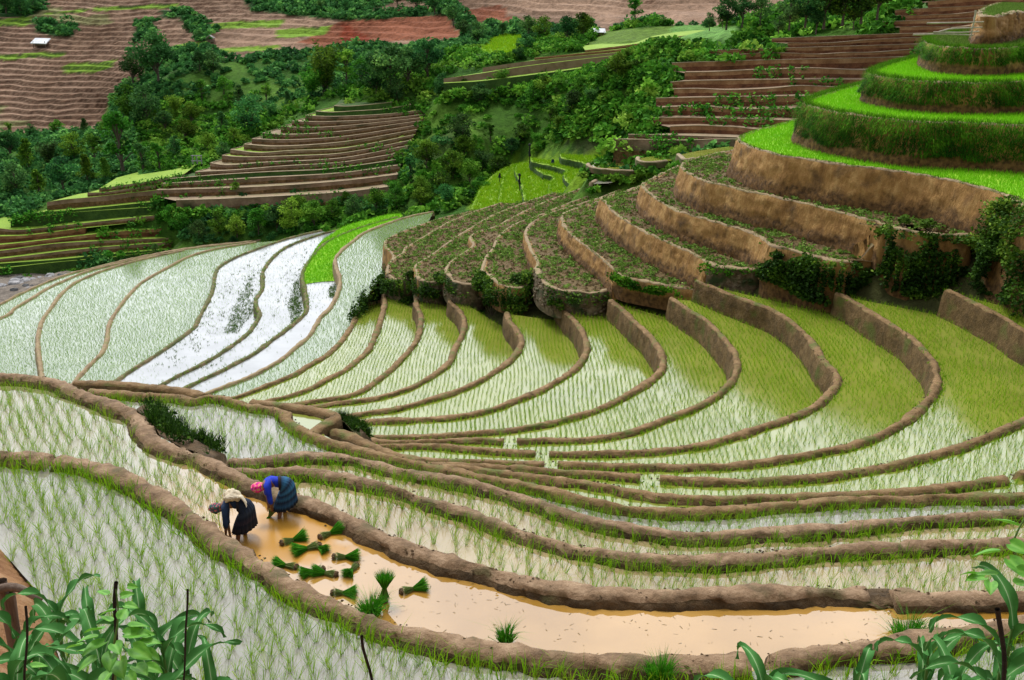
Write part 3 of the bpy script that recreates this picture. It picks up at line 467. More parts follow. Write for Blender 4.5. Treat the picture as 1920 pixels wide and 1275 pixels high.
for u, v, d in ((60,545,100),(0,540,101),(120,505,106),(-100,560,98),(880,392,104),(860,360,112),(935,310,114),
                (870,390,112),(830,395,116),(780,392,118),(700,395,119),(640,402,119),(560,410,119),(480,420,118),(400,430,117),(340,445,116),(800,330,119),(700,372,121),(820,260,127),(900,250,128),(900,320,118),(930,290,114),(980,275,111),(1000,200,134),(900,190,138),(850,175,141),(1060,240,116),
                (1100,205,104),(1150,250,95),(1180,170,96),(1060,265,104),(1220,130,96),(1250,105,97),(1100,165,124),(1150,135,121),(1220,105,116),(1050,150,133),(1240,90,118),(1320,88,112),(1400,70,108),(1500,50,106),(1600,25,106),
                (300,300,142),(200,280,150),(100,300,145),(100,350,135),(20,380,130),(0,330,142),(200,340,135),(0,250,168),(-150,255,166),(150,245,166),(220,200,168),(400,220,158),(400,300,135),(300,200,160),(500,180,160),(500,230,148),(600,150,164),(620,190,150),(700,180,146),(760,190,143),(700,110,170),(800,140,152),(330,130,172),(400,120,174),(850,100,160),(940,95,158),(930,120,148),(1000,80,162),(1100,78,160),(1200,50,158),(1250,55,156),(1350,50,152),(1180,75,148),(1400,40,150),(1500,20,140),
                (0,240,172),(200,235,172),(0,120,195),(300,100,190),(600,90,186),(850,70,180),(0,0,225),(400,0,222),(800,0,215),(1000,30,190),(1200,20,190),(1400,0,188),(1000,-10,205),(1300,-40,205),(1600,-20,180),(2000,-40,160),(2200,20,140),(-300,0,225),(-300,240,172),(-300,350,140),(-300,480,115)):
    add(Q(u, v, d), -.1)
for x in (-260, -130, 0, 130, 260):
    add((x, 265, 15)); add((x, 330, 24)); add((x, 600, 34))
for x, y, z in ((-90, 60, -24), (-90, 30, -12), (-60, 15, -3), (-40, 0, 2), (60, 30, 3), (70, 60, 8), (90, 100, 12), (40, 10, 4), (120, 150, 14), (-120, 100, -20), (-20, 6, -2), (0, 6, -2), (20, 6, -2)): add((x, y, z))
PRI = [P(u, v, z) for u, v, z in ((1115,312,-6.95),(1150,305,-6.95),(1190,302,-6.95),(1150,316,-7.2),(1190,318,-7.2),(1215,305,-6.3),(1230,297,-5.95),(1260,297,-5.6),(1300,290,-4.75),(1350,280,-4.65),(1320,295,-5.1),(1240,268,-5),(1300,270,-5),(1340,268,-5),(1130,335,-7.85),(1170,325,-7.85),(1150,332,-7.9),(1105,325,-7.9),(1090,315,-8.6))]
C = np.array([tuple(p) for p in PRI]+CTRL); keep = []
for i in list(range(len(PRI)))+list(len(PRI)+rng.permutation(len(CTRL))):
    if all((C[i, 0]-C[j, 0])**2+(C[i, 1]-C[j, 1])**2 > (1.2+.012*C[i, 1])**2 for j in keep): keep.append(i)
C = C[keep]; N = len(C); SC = 50.0
D = np.linalg.norm(C[:, None, :2]-C[None, :, :2], axis=2)/SC; Am = np.zeros((N+3, N+3)); Am[:N, :N] = -D-np.eye(N)*.0015
Am[:N, N] = 1; Am[:N, N+1:] = C[:, :2]/SC; Am[N:, :N] = Am[:N, N:].T
wts = np.linalg.solve(Am, np.concatenate([C[:, 2], [0, 0, 0]]))
def base_h(X):
    X = np.asarray(X, float).reshape(-1, 2); out = np.zeros(len(X))
    for i in range(0, len(X), 20000):
        x = X[i:i+20000]; d = np.linalg.norm(x[:, None]-C[None, :, :2], axis=2)/SC
        out[i:i+20000] = -d@wts[:N]+wts[N]+x/SC@wts[N+1:]
    return out
HB = [(-900,-400),(2900,-400),(1480,0),(1430,30),(1370,45),(1250,45),(1200,42),(1110,66),(1100,35),(1040,55),(960,42),(905,52),(868,62),(850,80),(720,86),(640,88),(600,100),(520,98),(430,112),(385,85),(330,95),(290,78),(262,150),(215,165),(198,210),(212,238),(150,248),(60,256),(-900,262)]
def height(X):
    X = np.asarray(X, float).reshape(-1, 2); z = base_h(X)
    u, v = pix(np.c_[X, z]); far = (X[:, 1] > 150) & inpoly(u, v, HB)
    s = .78; wob = np.zeros(len(X)); wob[far] = [1.5*mnoise.noise((x*.022, y*.022, 5))+.55*mnoise.noise((x*.09, y*.05, 8))+.2*mnoise.noise((x*.35, y*.2, 2)) for x, y in X[far]]
    q = (z+wob)/s; fr = q-np.floor(q); st = (np.floor(q)+np.clip((fr-.72)/.28, 0, 1)+.12*fr)*s-wob
    k = np.where(far, 1.0, 0); return z*(1-k)+k*(st-.05), far
GX = np.concatenate([np.arange(-300, -150, 12.), np.arange(-150, 150.1, .9), np.arange(162, 312, 12.)])
GY = np.concatenate([np.arange(14, 160, 1.15), np.arange(160, 252, .34), np.arange(255, 420, 9.), np.arange(440, 900, 50.)])
XX, YY = np.meshgrid(GX, GY); XY = np.c_[XX.ravel(), YY.ravel()]
HZ, HFAR = height(XY)
def hfast(X):
    X = np.asarray(X, float).reshape(-1, 2); i = np.clip(np.searchsorted(GX, X[:, 0])-1, 0, len(GX)-2); j = np.clip(np.searchsorted(GY, X[:, 1])-1, 0, len(GY)-2)
    a = (X[:, 0]-GX[i])/(GX[i+1]-GX[i]); b = (X[:, 1]-GY[j])/(GY[j+1]-GY[j]); G = HZ.reshape(len(GY), len(GX))
    return (1-b)*((1-a)*G[j, i]+a*G[j, i+1])+b*((1-a)*G[j+1, i]+a*G[j+1, i+1])
def hit(u, v, d0=60):
    d = np.arange(d0, 420, .5); r = ray(u, v); t = d/r[1]; p = np.c_[r[0]*t, d, CH+r[2]*t]
    h = hfast(p[:, :2]); k = np.argmax(p[:, 2] < h); return Vector(p[k if k else -1])
U, Vv = pix(np.c_[XY, HZ])
cov = np.tile([.05, .125, .014], (len(XY), 1)).astype(float)
n1 = np.array([mnoise.noise((x*.06, y*.06, 0))+.5*mnoise.noise((x*.21, y*.21, 3)) for x, y in XY])
cov += np.clip(n1, -.2, .6)[:, None]*np.array([.07, .11, .012]); cov = np.clip(cov, .008, 1)
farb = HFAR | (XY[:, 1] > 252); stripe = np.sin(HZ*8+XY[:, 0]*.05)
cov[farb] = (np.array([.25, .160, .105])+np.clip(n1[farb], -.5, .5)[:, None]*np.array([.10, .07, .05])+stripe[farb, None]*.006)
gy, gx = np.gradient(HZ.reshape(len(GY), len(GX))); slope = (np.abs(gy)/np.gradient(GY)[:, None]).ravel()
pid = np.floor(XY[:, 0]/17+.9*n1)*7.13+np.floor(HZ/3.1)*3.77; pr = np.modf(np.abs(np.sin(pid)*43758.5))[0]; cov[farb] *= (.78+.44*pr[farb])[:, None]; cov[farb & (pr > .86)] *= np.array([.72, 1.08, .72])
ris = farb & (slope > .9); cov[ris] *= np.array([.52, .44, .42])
def paint(poly, col, jit=.1, only=None):
    m = inpoly(U, Vv, poly) & (XY[:, 1] > 70)
    if only is not None: m &= only
    cov[m] = np.array(col)*(1+rng.uniform(-jit, jit, (m.sum(), 1))); return m
RED = [[(640,35),(720,20),(830,12),(850,45),(868,72),(640,80)], [(870,20),(940,8),(960,40),(900,52)], [(560,80),(640,40),(700,75),(640,90)]]
for p in RED:
    m = inpoly(U, Vv, p) & farb; cov[m] = cov[m]*np.array([.85, .48, .38])
VEG = [[(-60,-80),(80,-80),(78,20),(50,32),(-60,32)], [(330,20),(350,15),(400,55),(392,85),(372,80),(345,45)], [(420,-60),(740,-60),(735,8),(690,20),(640,38),(560,30),(470,20)], [(735,-20),(830,-20),(870,30),(900,55),(868,66),(830,20)], [(60,38),(140,45),(135,70),(70,62)], [(255,40),(290,38),(285,70),(250,80)],
       [(300,18),(350,22),(345,35),(300,34)], [(700,22),(830,18),(830,30),(700,34)], [(640,26),(730,22),(730,36),(640,38)], [(900,40),(930,38),(925,46),(900,50)]]
VEGM = np.zeros(len(XY), bool)
for p in VEG:
    m = inpoly(U, Vv, p) & farb; VEGM |= m; cov[m] = np.array([.03, .085, .022])*(1+.6*np.clip(n1[m], -.6, .6)[:, None])
YG = (.17, .29, .03)
for (a, b, c, d_) in ((-60,33,62,53), (-60,98,128,113), (120,115,216,138), (385,38,535,56), (520,50,622,72), (85,18,170,28), (175,8,340,20), (330,78,395,110), (395,86,525,100)):
    m = inpoly(U, Vv, [(a, b+6), (c, b-2), (c-10, d_-6), (a, d_)]) & farb & (slope < .9); cov[m] = np.array(YG)*(1+rng.uniform(-.15, .15, (m.sum(), 1)))
    m = inpoly(U, Vv, [(a, b+6), (c, b-2), (c-10, d_-6), (a, d_)]) & farb & (slope >= .9); cov[m] = np.array([.05, .085, .02])
BRIGHT = [(908,80),(935,66),(978,66),(985,80),(970,108),(905,98)]
NOV = inpoly(U, Vv, BRIGHT) | inpoly(U, Vv, [(1085,92),(1130,60),(1200,52),(1300,48),(1380,56),(1372,78),(1280,84),(1140,100)])
paint(BRIGHT, (.16, .36, .02)); paint([(1085,92),(1130,60),(1200,52),(1260,48),(1270,62),(1180,84)], (.11, .19, .03)); paint([(1260,48),(1330,46),(1380,56),(1372,72),(1262,76)], (.13, .28, .06))
GPOLY = [(876,390),(905,352),(930,325),(965,306),(1000,292),(1040,300),(1130,284),(1215,283),(1190,300),(1105,310),(1098,335),(1085,356),(1000,380),(930,392)]
m = paint(GPOLY, (.19, .33, .02)); NOV |= m; NOV |= inpoly(XY[:, 0], XY[:, 1], [(p[0], p[1]) for p in np.concatenate([GLN[0], GLN[-1][::-1]])])
m = paint([(1060,262),(1120,252),(1200,262),(1180,284),(1080,286)], (.06, .085, .025)); m = paint([(1052,242),(1090,240),(1092,256),(1050,258)], (.2, .38, .02)); NOV |= m
m = paint([(-200,480),(140,470),(140,520),(60,560),(-200,620)], (.20, .17, .14), only=XY[:, 1] > 90); NOV |= m; RIVM = m
paint([(100,500),(330,470),(330,460),(0,500),(0,510)], (.05, .09, .02), only=XY[:, 1] > 104)
m = paint([(780,270),(850,240),(880,300),(830,330)], (.045, .09, .015))
bowl = XY[:, 1] < 100; cov[bowl & (np.abs(XY[:, 0]) < 60) & (XY[:, 1] < 75)] = (.07, .075, .025)
HZ = np.where(farb & (XY[:, 1] > 252), HZ, HZ)
g = M['ground'] = bpy.data.materials.new('ground'); g.use_nodes = True; n = g.node_tree.nodes; l = g.node_tree.links; b = n['Principled BSDF']; b.inputs['Roughness'].default_value = .95; b.inputs['Specular IOR Level'].default_value = .1
a = n.new('ShaderNodeAttribute'); a.attribute_name = 'cov'; tc = n.new('ShaderNodeTexCoord'); t = n.new('ShaderNodeTexNoise'); t.inputs['Scale'].default_value = 1.1; t.inputs['Detail'].default_value = 7; t.inputs['Roughness'].default_value = .75
l.new(tc.outputs['Object'], t.inputs['Vector']); mr = n.new('ShaderNodeMapRange'); l.new(t.outputs['Fac'], mr.inputs[0])
for i, vv in ((1, .3), (2, .7), (3, .5), (4, 1.5)): mr.inputs[i].default_value = vv
vm = n.new('ShaderNodeVectorMath'); vm.operation = 'SCALE'; l.new(a.outputs['Color'], vm.inputs[0]); l.new(mr.outputs[0], vm.inputs['Scale']); l.new(vm.outputs[0], b.inputs['Base Color'])
bp = n.new('ShaderNodeBump'); bp.inputs['Strength'].default_value = .9; bp.inputs['Distance'].default_value = .5; l.new(t.outputs['Fac'], bp.inputs['Height']); l.new(bp.outputs[0], b.inputs['Normal'])
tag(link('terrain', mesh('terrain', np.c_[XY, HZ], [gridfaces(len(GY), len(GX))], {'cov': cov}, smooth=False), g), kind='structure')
# the slope at the photographer's feet
toe = near[np.argsort(near[:, 0])]; hx = np.r_[np.arange(-40, -13, .6), np.arange(-13, 13, .16), np.arange(13, 40.1, .6)]; hy = np.r_[np.arange(-14, 3, .5), np.arange(3, 18, .16), np.arange(18, 34, .6)]
XX2, YY2 = np.meshgrid(hx, hy); ty = np.interp(XX2.ravel(), np.r_[-40, toe[:, 0], 40], np.r_[34, toe[:, 1], 12]); s_ = ty-YY2.ravel()
z2 = np.where(s_ > 0, np.minimum(.29+.62*s_, 6.4+.05*s_), .29+1.5*s_); z2 = np.maximum(z2, -4)
z2 += np.array([.09*mnoise.noise((x*.8, y*.8, 1))+.05*mnoise.noise((x*2.5, y*2.5, 4)) for x, y in zip(XX2.ravel(), YY2.ravel())])
M['bank'] = mat('bare bank', [(.16, .06, .018), (.30, .15, .06), (.40, .25, .14)], scale=1.5, bump=1.0, bscale=6, dist=.08)
okv = s_ > -1.6; vid = np.full(len(s_), -1); vid[okv] = np.arange(okv.sum()); gf = gridfaces(len(hy), len(hx)); gf = vid[gf[(okv[gf]).all(1)]]
tag(link('hillside', mesh('hillside', np.c_[XX2.ravel(), YY2.ravel(), z2][okv], [gf], smooth=True), M['bank']), kind='structure')
def slope_z(x, y):
    s0 = float(np.interp(x, np.r_[-40, toe[:, 0], 40], np.r_[34, toe[:, 1], 12]))-y; return min(.29+.62*s0, 6.4+.05*s0)
# ------------------------------------------------------------------ stepped hills beyond: rims, walls and treads
M['farwall'] = mat('spur wall', [(.14, .082, .046), (.25, .16, .098), (.35, .24, .155)], scale=.6, bump=.8, bscale=2.5, dist=.2, second=((.05, .055, .018), .25, .55, .7))
M['lip'] = mat('dry lip', [(.20, .15, .085), (.34, .26, .16)], scale=1.0)
M['hedge'] = mat('grassy wall', [(.02, .055, .007), (.06, .125, .016)], scale=1.2, bump=.9, dist=.2)
def stack(name, rims, df, wall, treads, back=0, lipw=.3, NJ=140, lips=True, walls=None, label=None):
    mats = []; RW = []
    def mid(m):
        if m not in mats: mats.append(m)
        return mats.index(m)
    for L_ in rims:
        q = np.array(L_, float); uu = np.interp(np.linspace(0, 1, NJ), np.linspace(0, 1, len(q)), q[:, 0]); sl = smooth_line([(x, y, 0) for x, y in q], 4.0)
        vv = np.interp(uu, sl[:, 0], sl[:, 1]) if (np.diff(q[:, 0]) > 0).all() else np.interp(np.linspace(0, 1, NJ), np.linspace(0, 1, len(q)), q[:, 1])
        pts = [Q(u, v, df(u, v)) for u, v in zip(uu, vv)]
        if back: pts = [pts[0]+Vector((back*.35, back, 0))]+pts+[pts[-1]+Vector((-back*.2, back, 0))]
        RW.append(np.array([tuple(p) for p in pts]))
    V, F, MI = [], [], []; cnt = 0
    def strip(A, B_, m):
        nonlocal cnt
        k = len(A); V.append(A); V.append(B_); f = np.stack([np.arange(k-1), np.arange(1, k), np.arange(k+1, 2*k), np.arange(k, 2*k-1)], 1)+cnt
        F.append(f); MI.append(np.full(k-1, mid(M[m]))); cnt += 2*k
    for i, r in enumerate(RW):
        zb = RW[i-1][:, 2] if i else r[:, 2]-2.0
        if i: zb = np.minimum(np.interp(r[:, 0], RW[i-1][:, 0][np.argsort(RW[i-1][:, 0])], RW[i-1][:, 2][np.argsort(RW[i-1][:, 0])]), r[:, 2]-.15)
        bs = r.copy(); bs[:, 2] = zb; h = (r[:, 2]-zb); bs[:, 1] -= .16*h+.08; jj = np.array([nz(p, .35) for p in r]); bs[:, 1] += jj*.25*np.clip(h, 0, 1)
        mdl = (r+bs)/2; mdl[:, 1] -= np.array([.12*nz(p, .8, 4) for p in r])*np.clip(h, 0, 1)
        wm = walls[i] if walls else wall
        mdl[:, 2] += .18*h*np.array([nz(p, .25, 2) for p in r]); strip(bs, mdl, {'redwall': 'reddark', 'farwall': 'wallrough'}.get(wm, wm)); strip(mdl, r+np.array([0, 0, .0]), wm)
        if i and treads[i-1]:
            strip(RW[i-1]+np.array([0, .02, -.03]), bs+np.array([0, .05, 0]), treads[i-1])
        if lips:
            l1 = r+np.array([0, -.03, .06]); l2 = r+np.array([0, lipw, .05]); strip(r, l1, 'lip'); strip(l1, l2, 'lip')
    r = RW[-1]; t2 = r.copy(); t2[:, 1] += 6; t2[:, 2] += .2; strip(r+np.array([0, .02, -.03]), t2, treads[len(RW)-1])
    o = link(name, mesh(name, np.concatenate(V), [np.concatenate(F)], mi=np.concatenate(MI)), mats); o['kind'] = 'structure'; return RW
G_, Y_, D_ = 'green', 'ygreen', 'tread'
M['tread2'] = mat('spur tread', [(.17, .12, .075), (.27, .20, .12), (.16, .16, .05)], scale=.4, bump=.3)
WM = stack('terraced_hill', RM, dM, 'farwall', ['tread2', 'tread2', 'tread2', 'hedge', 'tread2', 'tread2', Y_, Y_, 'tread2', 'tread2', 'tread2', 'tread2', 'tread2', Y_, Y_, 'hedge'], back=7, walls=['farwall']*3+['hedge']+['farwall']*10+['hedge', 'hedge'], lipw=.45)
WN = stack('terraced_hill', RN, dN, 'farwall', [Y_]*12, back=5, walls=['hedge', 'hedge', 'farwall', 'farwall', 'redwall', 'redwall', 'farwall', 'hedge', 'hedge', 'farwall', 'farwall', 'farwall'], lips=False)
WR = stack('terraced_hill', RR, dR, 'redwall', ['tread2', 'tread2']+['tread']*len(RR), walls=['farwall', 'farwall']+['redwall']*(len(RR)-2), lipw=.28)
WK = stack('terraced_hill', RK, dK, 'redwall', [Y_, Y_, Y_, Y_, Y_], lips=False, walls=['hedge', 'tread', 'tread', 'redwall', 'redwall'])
PF = []
def pond(front, backp, z, zl, m, lab, wmat='mudgrass', w=.3):
    A_ = smooth_line([P(u, v, z) for u, v in front], .3); B_ = smooth_line([P(u, v, z) for u, v in backp], .3)
    PF.extend(A_[::2])
    flat('water', np.concatenate([A_, B_[::-1]]), z-.12, M[m]); mm = [M[wmat], M['lip']]
    tag(link('earth_dike', bund('earth_dike', [A_[::-1]], w, z, zl, z-.12, mm, amp=.06), mm), lab, 'dike')
pond([(1104,305),(1103,309),(1116,314),(1140,317),(1163,318),(1186,319),(1200,314)], [(1104,305),(1150,297),(1195,293),(1210,300),(1200,314)], -6.7, -6.85, 'water_mid', 'low dike holding the olive pond left of the small round pond')
pond([(1108,342),(1124,333),(1140,324),(1154,318)], [(1108,342),(1140,341),(1190,325),(1190,319),(1154,318)], -7.5, -7.8, 'water_grey', 'low dike around the bright white pond at the back edge of the brown fields')
pond([(1196,294),(1197,299),(1210,303),(1232,302),(1250,300)], [(1196,294),(1230,290),(1268,288),(1268,296),(1250,300)], -5.6, -5.8, 'water_mid', 'low grassy dike of the small round pond')
pond([(1272,288),(1276,291),(1286,298),(1300,296)], [(1272,288),(1310,280),(1372,272),(1374,278),(1300,296)], -4.2, -4.4, 'water_mid', 'dike below the long olive pond under the red terraces')
GL_ = ['low grassy step of the bright valley rice, %s' % s_ for s_ in ('lowest one along the gully edge', 'second from the gully, short and straight', 'third from the gully with a small kink', 'one that hooks round the dark blue rag', 'long one below the upper rice strip', 'one below the olive pond', 'uppermost one under the red terraces')]
GF = []
for i in range(len(GLN)):
    z = GR[i][1]; mm = [M['hedge'], M['ygreen']]
    tag(link('grass_bank', bund('grass_bank', [GLN[i]], .3, z+.06, z-.6 if i else z-1.6, z, mm, amp=.09), mm), GL_[i], 'grass bank')
    if i < len(GLN)-1:
        lp = np.concatenate([GLN[i], GLN[i+1][::-1]]); GF.append((lp, z)); flat('field', lp, z, M['ygreen'])
# river
p = [Q(u, v, d) for u, v, d in ((-300,500,112),(0,532,103.5),(60,535,102),(60,548,99),(0,575,95),(-300,700,80))]
flat('river', [(-120, 100), (-52, 101), (-44, 101.5), (-40, 99), (-48, 96), (-60, 86), (-120, 70)], -22.15, M['water_river'])
# ------------------------------------------------------------------ leaves, blades and shrubs
def blades(Pt, nb, h, w, lean=.35, spread=.03, wind=(0, 0), tri=False, hv=.25, var=None):
    """nb grass blades at every point; returns (verts, polys, var)"""
    n = len(Pt)*nb
    if n == 0: return np.zeros((0, 3)), [], np.zeros(0)
    b = np.repeat(np.asarray(Pt, float), nb, axis=0); az = rng.uniform(0, 2*np.pi, n); d = np.stack([np.cos(az), np.sin(az)], 1)
    b[:, :2] += d*rng.uniform(0, spread, (n, 1)); H = h*rng.uniform(1-hv, 1+hv, n)*np.repeat(rng.uniform(.85, 1.15, len(Pt)), nb)
    ln = np.abs(rng.normal(0, lean, n))[:, None]*d+np.asarray(wind)+np.repeat(rng.normal(0, .09, (len(Pt), 2)), nb, axis=0); sd = np.stack([-np.sin(az+1.2), np.cos(az+1.2)], 1)*w/2
    vr = rng.uniform(.1, .9, n) if var is None else var(n)
    if tri:
        V = np.zeros((n, 3, 3)); V[:, 0, :2] = b[:, :2]-sd; V[:, 1, :2] = b[:, :2]+sd; V[:, :2, 2] = b[:, None, 2]
        V[:, 2, :2] = b[:, :2]+ln*H[:, None]; V[:, 2, 2] = b[:, 2]+H*.92
        return V.reshape(-1, 3), [np.arange(n*3).reshape(-1, 3)], np.repeat(vr, 3)
    V = np.zeros((n, 5, 3)); V[:, 0, :2] = b[:, :2]-sd; V[:, 1, :2] = b[:, :2]+sd; V[:, :2, 2] = b[:, None, 2]
    mid = b[:, :2]+ln*H[:, None]*.4; V[:, 2, :2] = mid+sd*.8; V[:, 3, :2] = mid-sd*.8; V[:, 2:4, 2] = (b[:, 2]+H*.6)[:, None]
    V[:, 4, :2] = b[:, :2]+ln*H[:, None]*1.15; V[:, 4, 2] = b[:, 2]+H*(.98-.25*np.minimum(np.linalg.norm(ln, axis=1), 1.2))
    i = np.arange(n)*5; q = np.stack([i, i+1, i+2, i+3], 1); t = np.stack([i+3, i+2, i+4], 1)
    return V.reshape(-1, 3), [q, t], np.repeat(vr, 5)
def leaves(Pt, size, flatn=None, var=None, long=1.6, sv=.35):
    """one leaf quad per point, free tilt"""
    n = len(Pt); Pt = np.asarray(Pt, float)
    a = rng.normal(0, 1, (n, 3)); a[:, 2] *= .6; a /= np.linalg.norm(a, axis=1)[:, None]+1e-9
    c = rng.normal(0, 1, (n, 3)); bb = np.cross(a, c); bb /= np.linalg.norm(bb, axis=1)[:, None]+1e-9
    s = np.broadcast_to(size, (n,))*rng.uniform(1-sv, 1+sv, n); A = a*(s*long/2)[:, None]; Bq = bb*(s/2)[:, None]
    V = np.stack([Pt-A, Pt+Bq-.2*A, Pt+A, Pt-Bq-.2*A], 1).reshape(-1, 3)
    vr = np.clip(rng.normal(.45, .22, n), 0, 1) if var is None else var
    return V, [np.arange(n*4).reshape(-1, 4)], np.repeat(vr, 4)
def join(parts):
    V, F, A = [], {3: [], 4: []}, []; o = 0
    for v, ps, a in parts:
        if len(v) == 0: continue
        V.append(v); A.append(a)
        for p in ps: F[p.shape[1]].append(p+o)
        o += len(v)
    return np.concatenate(V), [np.concatenate(F[k]) for k in F if F[k]], np.concatenate(A)
def obj(name, parts, m, parent=None, at=None):
    V, F, A = join(parts)
    if at is not None: V = V-np.asarray(at)
    o = link(name, mesh(name, V, F, {'var': A}), m, parent)
    if at is not None: o.location = at
    return o
def ingrid(loop, sx, sy, ang, jit, z):
    c, s = math.cos(ang), math.sin(ang); L = np.asarray(loop)[:, :2]; Rm = np.array([[c, s], [-s, c]]); q = L@Rm.T
    lo, hi = q.min(0), q.max(0); x = np.arange(lo[0], hi[0], sx); y = np.arange(lo[1], hi[1], sy); X, Y = np.meshgrid(x, y)
    X = X+.10*np.sin(Y*.55+X*.2)
    Gp = np.c_[X.ravel(), Y.ravel()]+rng.uniform(-jit, jit, (X.size, 2)); Gp = Gp@Rm
    u, v = pix(np.c_[Gp, np.full(len(Gp), z)]); k = (u > -60) & (u < 1980) & (v < 1310) & (v > 0); Gp, u, v = Gp[k], u[k], v[k]
    k = inpoly(Gp[:, 0], Gp[:, 1], L); return np.c_[Gp[k], np.full(k.sum(), z)], u[k], v[k]
SEEDB = [(566,534),(600,529),(634,526),(638,505),(632,484),(646,462),(690,432),(755,404),(740,402),(690,413),(650,424),(628,436),(606,450),(590,470),(574,500)]
rice, indiv = [], []
for k in range(0, 25):
    loop = FIELD[k]; z = WZ[k]
    near_ = k > 19
    sp = .165 if k < 8 else .205 if k < 20 else .21
    ang = 0.0
    if k == 24: ang = math.atan2(*(np.array(P(140, 800, .3)-P(215, 1010, .3))[:2]))*-1
    if k == 23: ang = math.atan2(*(np.array(P(60, 760, 0)-P(150, 880, 0))[:2]))*-1
    Pt, u, v = ingrid(loop, sp, sp if k < 20 else .21, ang, .085 if k < 8 else .028 if k < 20 else .05, z)
    if len(Pt) == 0: continue
    lim = WID[k]/2+.1; dk = dist_line(Pt, LINES[k]) if k >= 8 else np.full(len(Pt), 9.)
    keep = (dk > lim) & (rng.random(len(Pt)) < (.9 if k < 20 else .88))
    if k < 8:
        nse = np.array([mnoise.noise((a*.09, b*.05, k)) for a, b in Pt[:, :2]])
        dens = {0: .8, 1: .85, 2: .95, 3: .9, 4: .30, 5: .26, 6: .12, 7: 1.0}[k]
        if k in (4, 5, 6): keep &= rng.random(len(Pt)) < np.clip(dens+.35*nse, .03, 1)
        else: keep &= rng.random(len(Pt)) < np.clip(dens+.4*nse, .4, 1)
        keep &= ~inpoly(u, v, SEEDB)
    else:
        nse = np.array([mnoise.noise((a*.25, b*.25, k*3.)) for a, b in Pt[:, :2]]); keep &= rng.random(len(Pt)) < np.clip(.97+.5*nse, .5, 1)
    if k == 23: keep &= (u < 478-(v-890)*.55) | ((rng.random(len(Pt)) < .0))
    Pt, u, v = Pt[keep], u[keep], v[keep]
    if k == 24:
        o_ = np.argsort(-v+np.abs(u-260)*.25); sel = [i for i in o_ if v[i] < 1262 and 20 < u[i] < 700][:300]; indiv = Pt[sel]; Pt = np.delete(Pt, sel, axis=0)
    if k < 8: rice.append(blades(Pt, 7 if k not in (4, 5) else 3, .16 if k not in (6,) else .13, .0095, tri=True, var=lambda n: rng.uniform(.1, .8, n)))
    elif k < 20: rice.append(blades(Pt, 8, .225, .0095, lean=.38, tri=k < 13))
    else: rice.append(blades(Pt, 17, .29 if k < 24 else .33, .0052, lean=.52, wind=(.12, .05), spread=.04))
o = tag(obj('rice_crop', rice, M['blade']), 'young rice planted in rows in the flooded paddies', 'rice', kind='stuff')
protos = []
for q in range(8):
    V, F, A = blades(np.zeros((1, 3)), 20, .34, .0052, lean=.58, wind=(.12, .05), spread=.035); protos.append(mesh('rice_clump', V, F, {'var': A}))
    protos[-1].materials.append(M['blade'])
for i, p in enumerate(indiv):
    o = bpy.data.objects.new('rice_clump', protos[i % 8]); COL.objects.link(o); o.location = p; o.rotation_euler = (0, 0, random.uniform(-.5, .5)); s = random.uniform(.85, 1.2); o.scale = (s, s, s)
    tag(o, 'thin rice clump standing in the lower left paddy just beyond the maize leaves', 'rice plant', 'rice clumps beside the maize')
# old stubble left in the silvery paddies
stb = []
for poly, k, n_ in (([(478,512),(470,520),(440,570),(420,625),(445,625),(476,585),(472,560)], 4, 420), ([(562,515),(552,530),(540,575),(548,610),(566,585),(566,550)], 5, 380), ([(628,530),(618,535),(616,555),(626,560),(632,545)], 6, 90), ([(240,690),(420,520),(500,470),(470,600),(330,690)], 4, 260), ([(330,715),(500,600),(540,480),(600,440),(560,560),(400,690)], 5, 260)):
    uu = rng.uniform(min(a for a, b in poly), max(a for a, b in poly), n_*3); vv = rng.uniform(min(b for a, b in poly), max(b for a, b in poly), n_*3); kk = inpoly(uu, vv, poly); pp = np.array([tuple(P(a, b, WZ[k])) for a, b in zip(uu[kk][:n_], vv[kk][:n_])])
    pp = pp[inpoly(pp[:, 0], pp[:, 1], FIELD[k])]; stb.append(blades(pp, 4, .16, .045, lean=.7, tri=True, spread=.12, var=lambda n: rng.uniform(0, .5, n)))
tag(obj('stubble', stb, M['weed']), 'dark stubble tufts in the silvery unplanted paddies', 'stubble', kind='stuff')
# weeds lining the foot of dikes, and the grassy dikes themselves
tuft = []
for k, dens, hh, off in ((4, 5, .16, 0), (5, 6, .2, 0), (6, 7, .2, 0), (7, 1.5, .16, -.2), (20, 5, .28, -.27), (21, 6, .3, -.27), (22, 6, .3, -.27), (24, 7, .34, -.27), (19, 3, .25, -.25), (8, .8, .14, 0), (10, .8, .14, 0), (12, .8, .14, 0), (14, .9, .14, 0), (16, .9, .14, 0), (17, .9, .14, 0), (18, .9, .14, 0), *[(q, 3.2, .17, -.24) for q in range(9, 19)]):
    L = LINES[k]; s = np.linspace(0, len(L)-1, int(len(L)*.3*dens)); i = s.astype(int).clip(0, len(L)-2); p = L[i]+(L[i+1]-L[i])*(s-i)[:, None]
    t = np.gradient(L[:, :2], axis=0)[i]; t /= np.linalg.norm(t, axis=1)[:, None]+1e-9; nl = np.stack([-t[:, 1], t[:, 0]], 1)
    p = p.copy(); p[:, :2] += nl*(off+rng.normal(0, .05 if off else .12, (len(p), 1))); p[:, 2] = T[k]-.03 if off == 0 else WZ[k]
    u, v = pix(p); p = p[(u > -60) & (u < 1980)]
    tuft.append(blades(p, 5, hh, .016 if k > 18 else .03, lean=.6, tri=k < 19, var=lambda n: rng.uniform(0, .6, n)))
tag(obj('dike_grass', tuft, M['blade']), 'grass growing along the mud dikes', 'grass', kind='stuff')
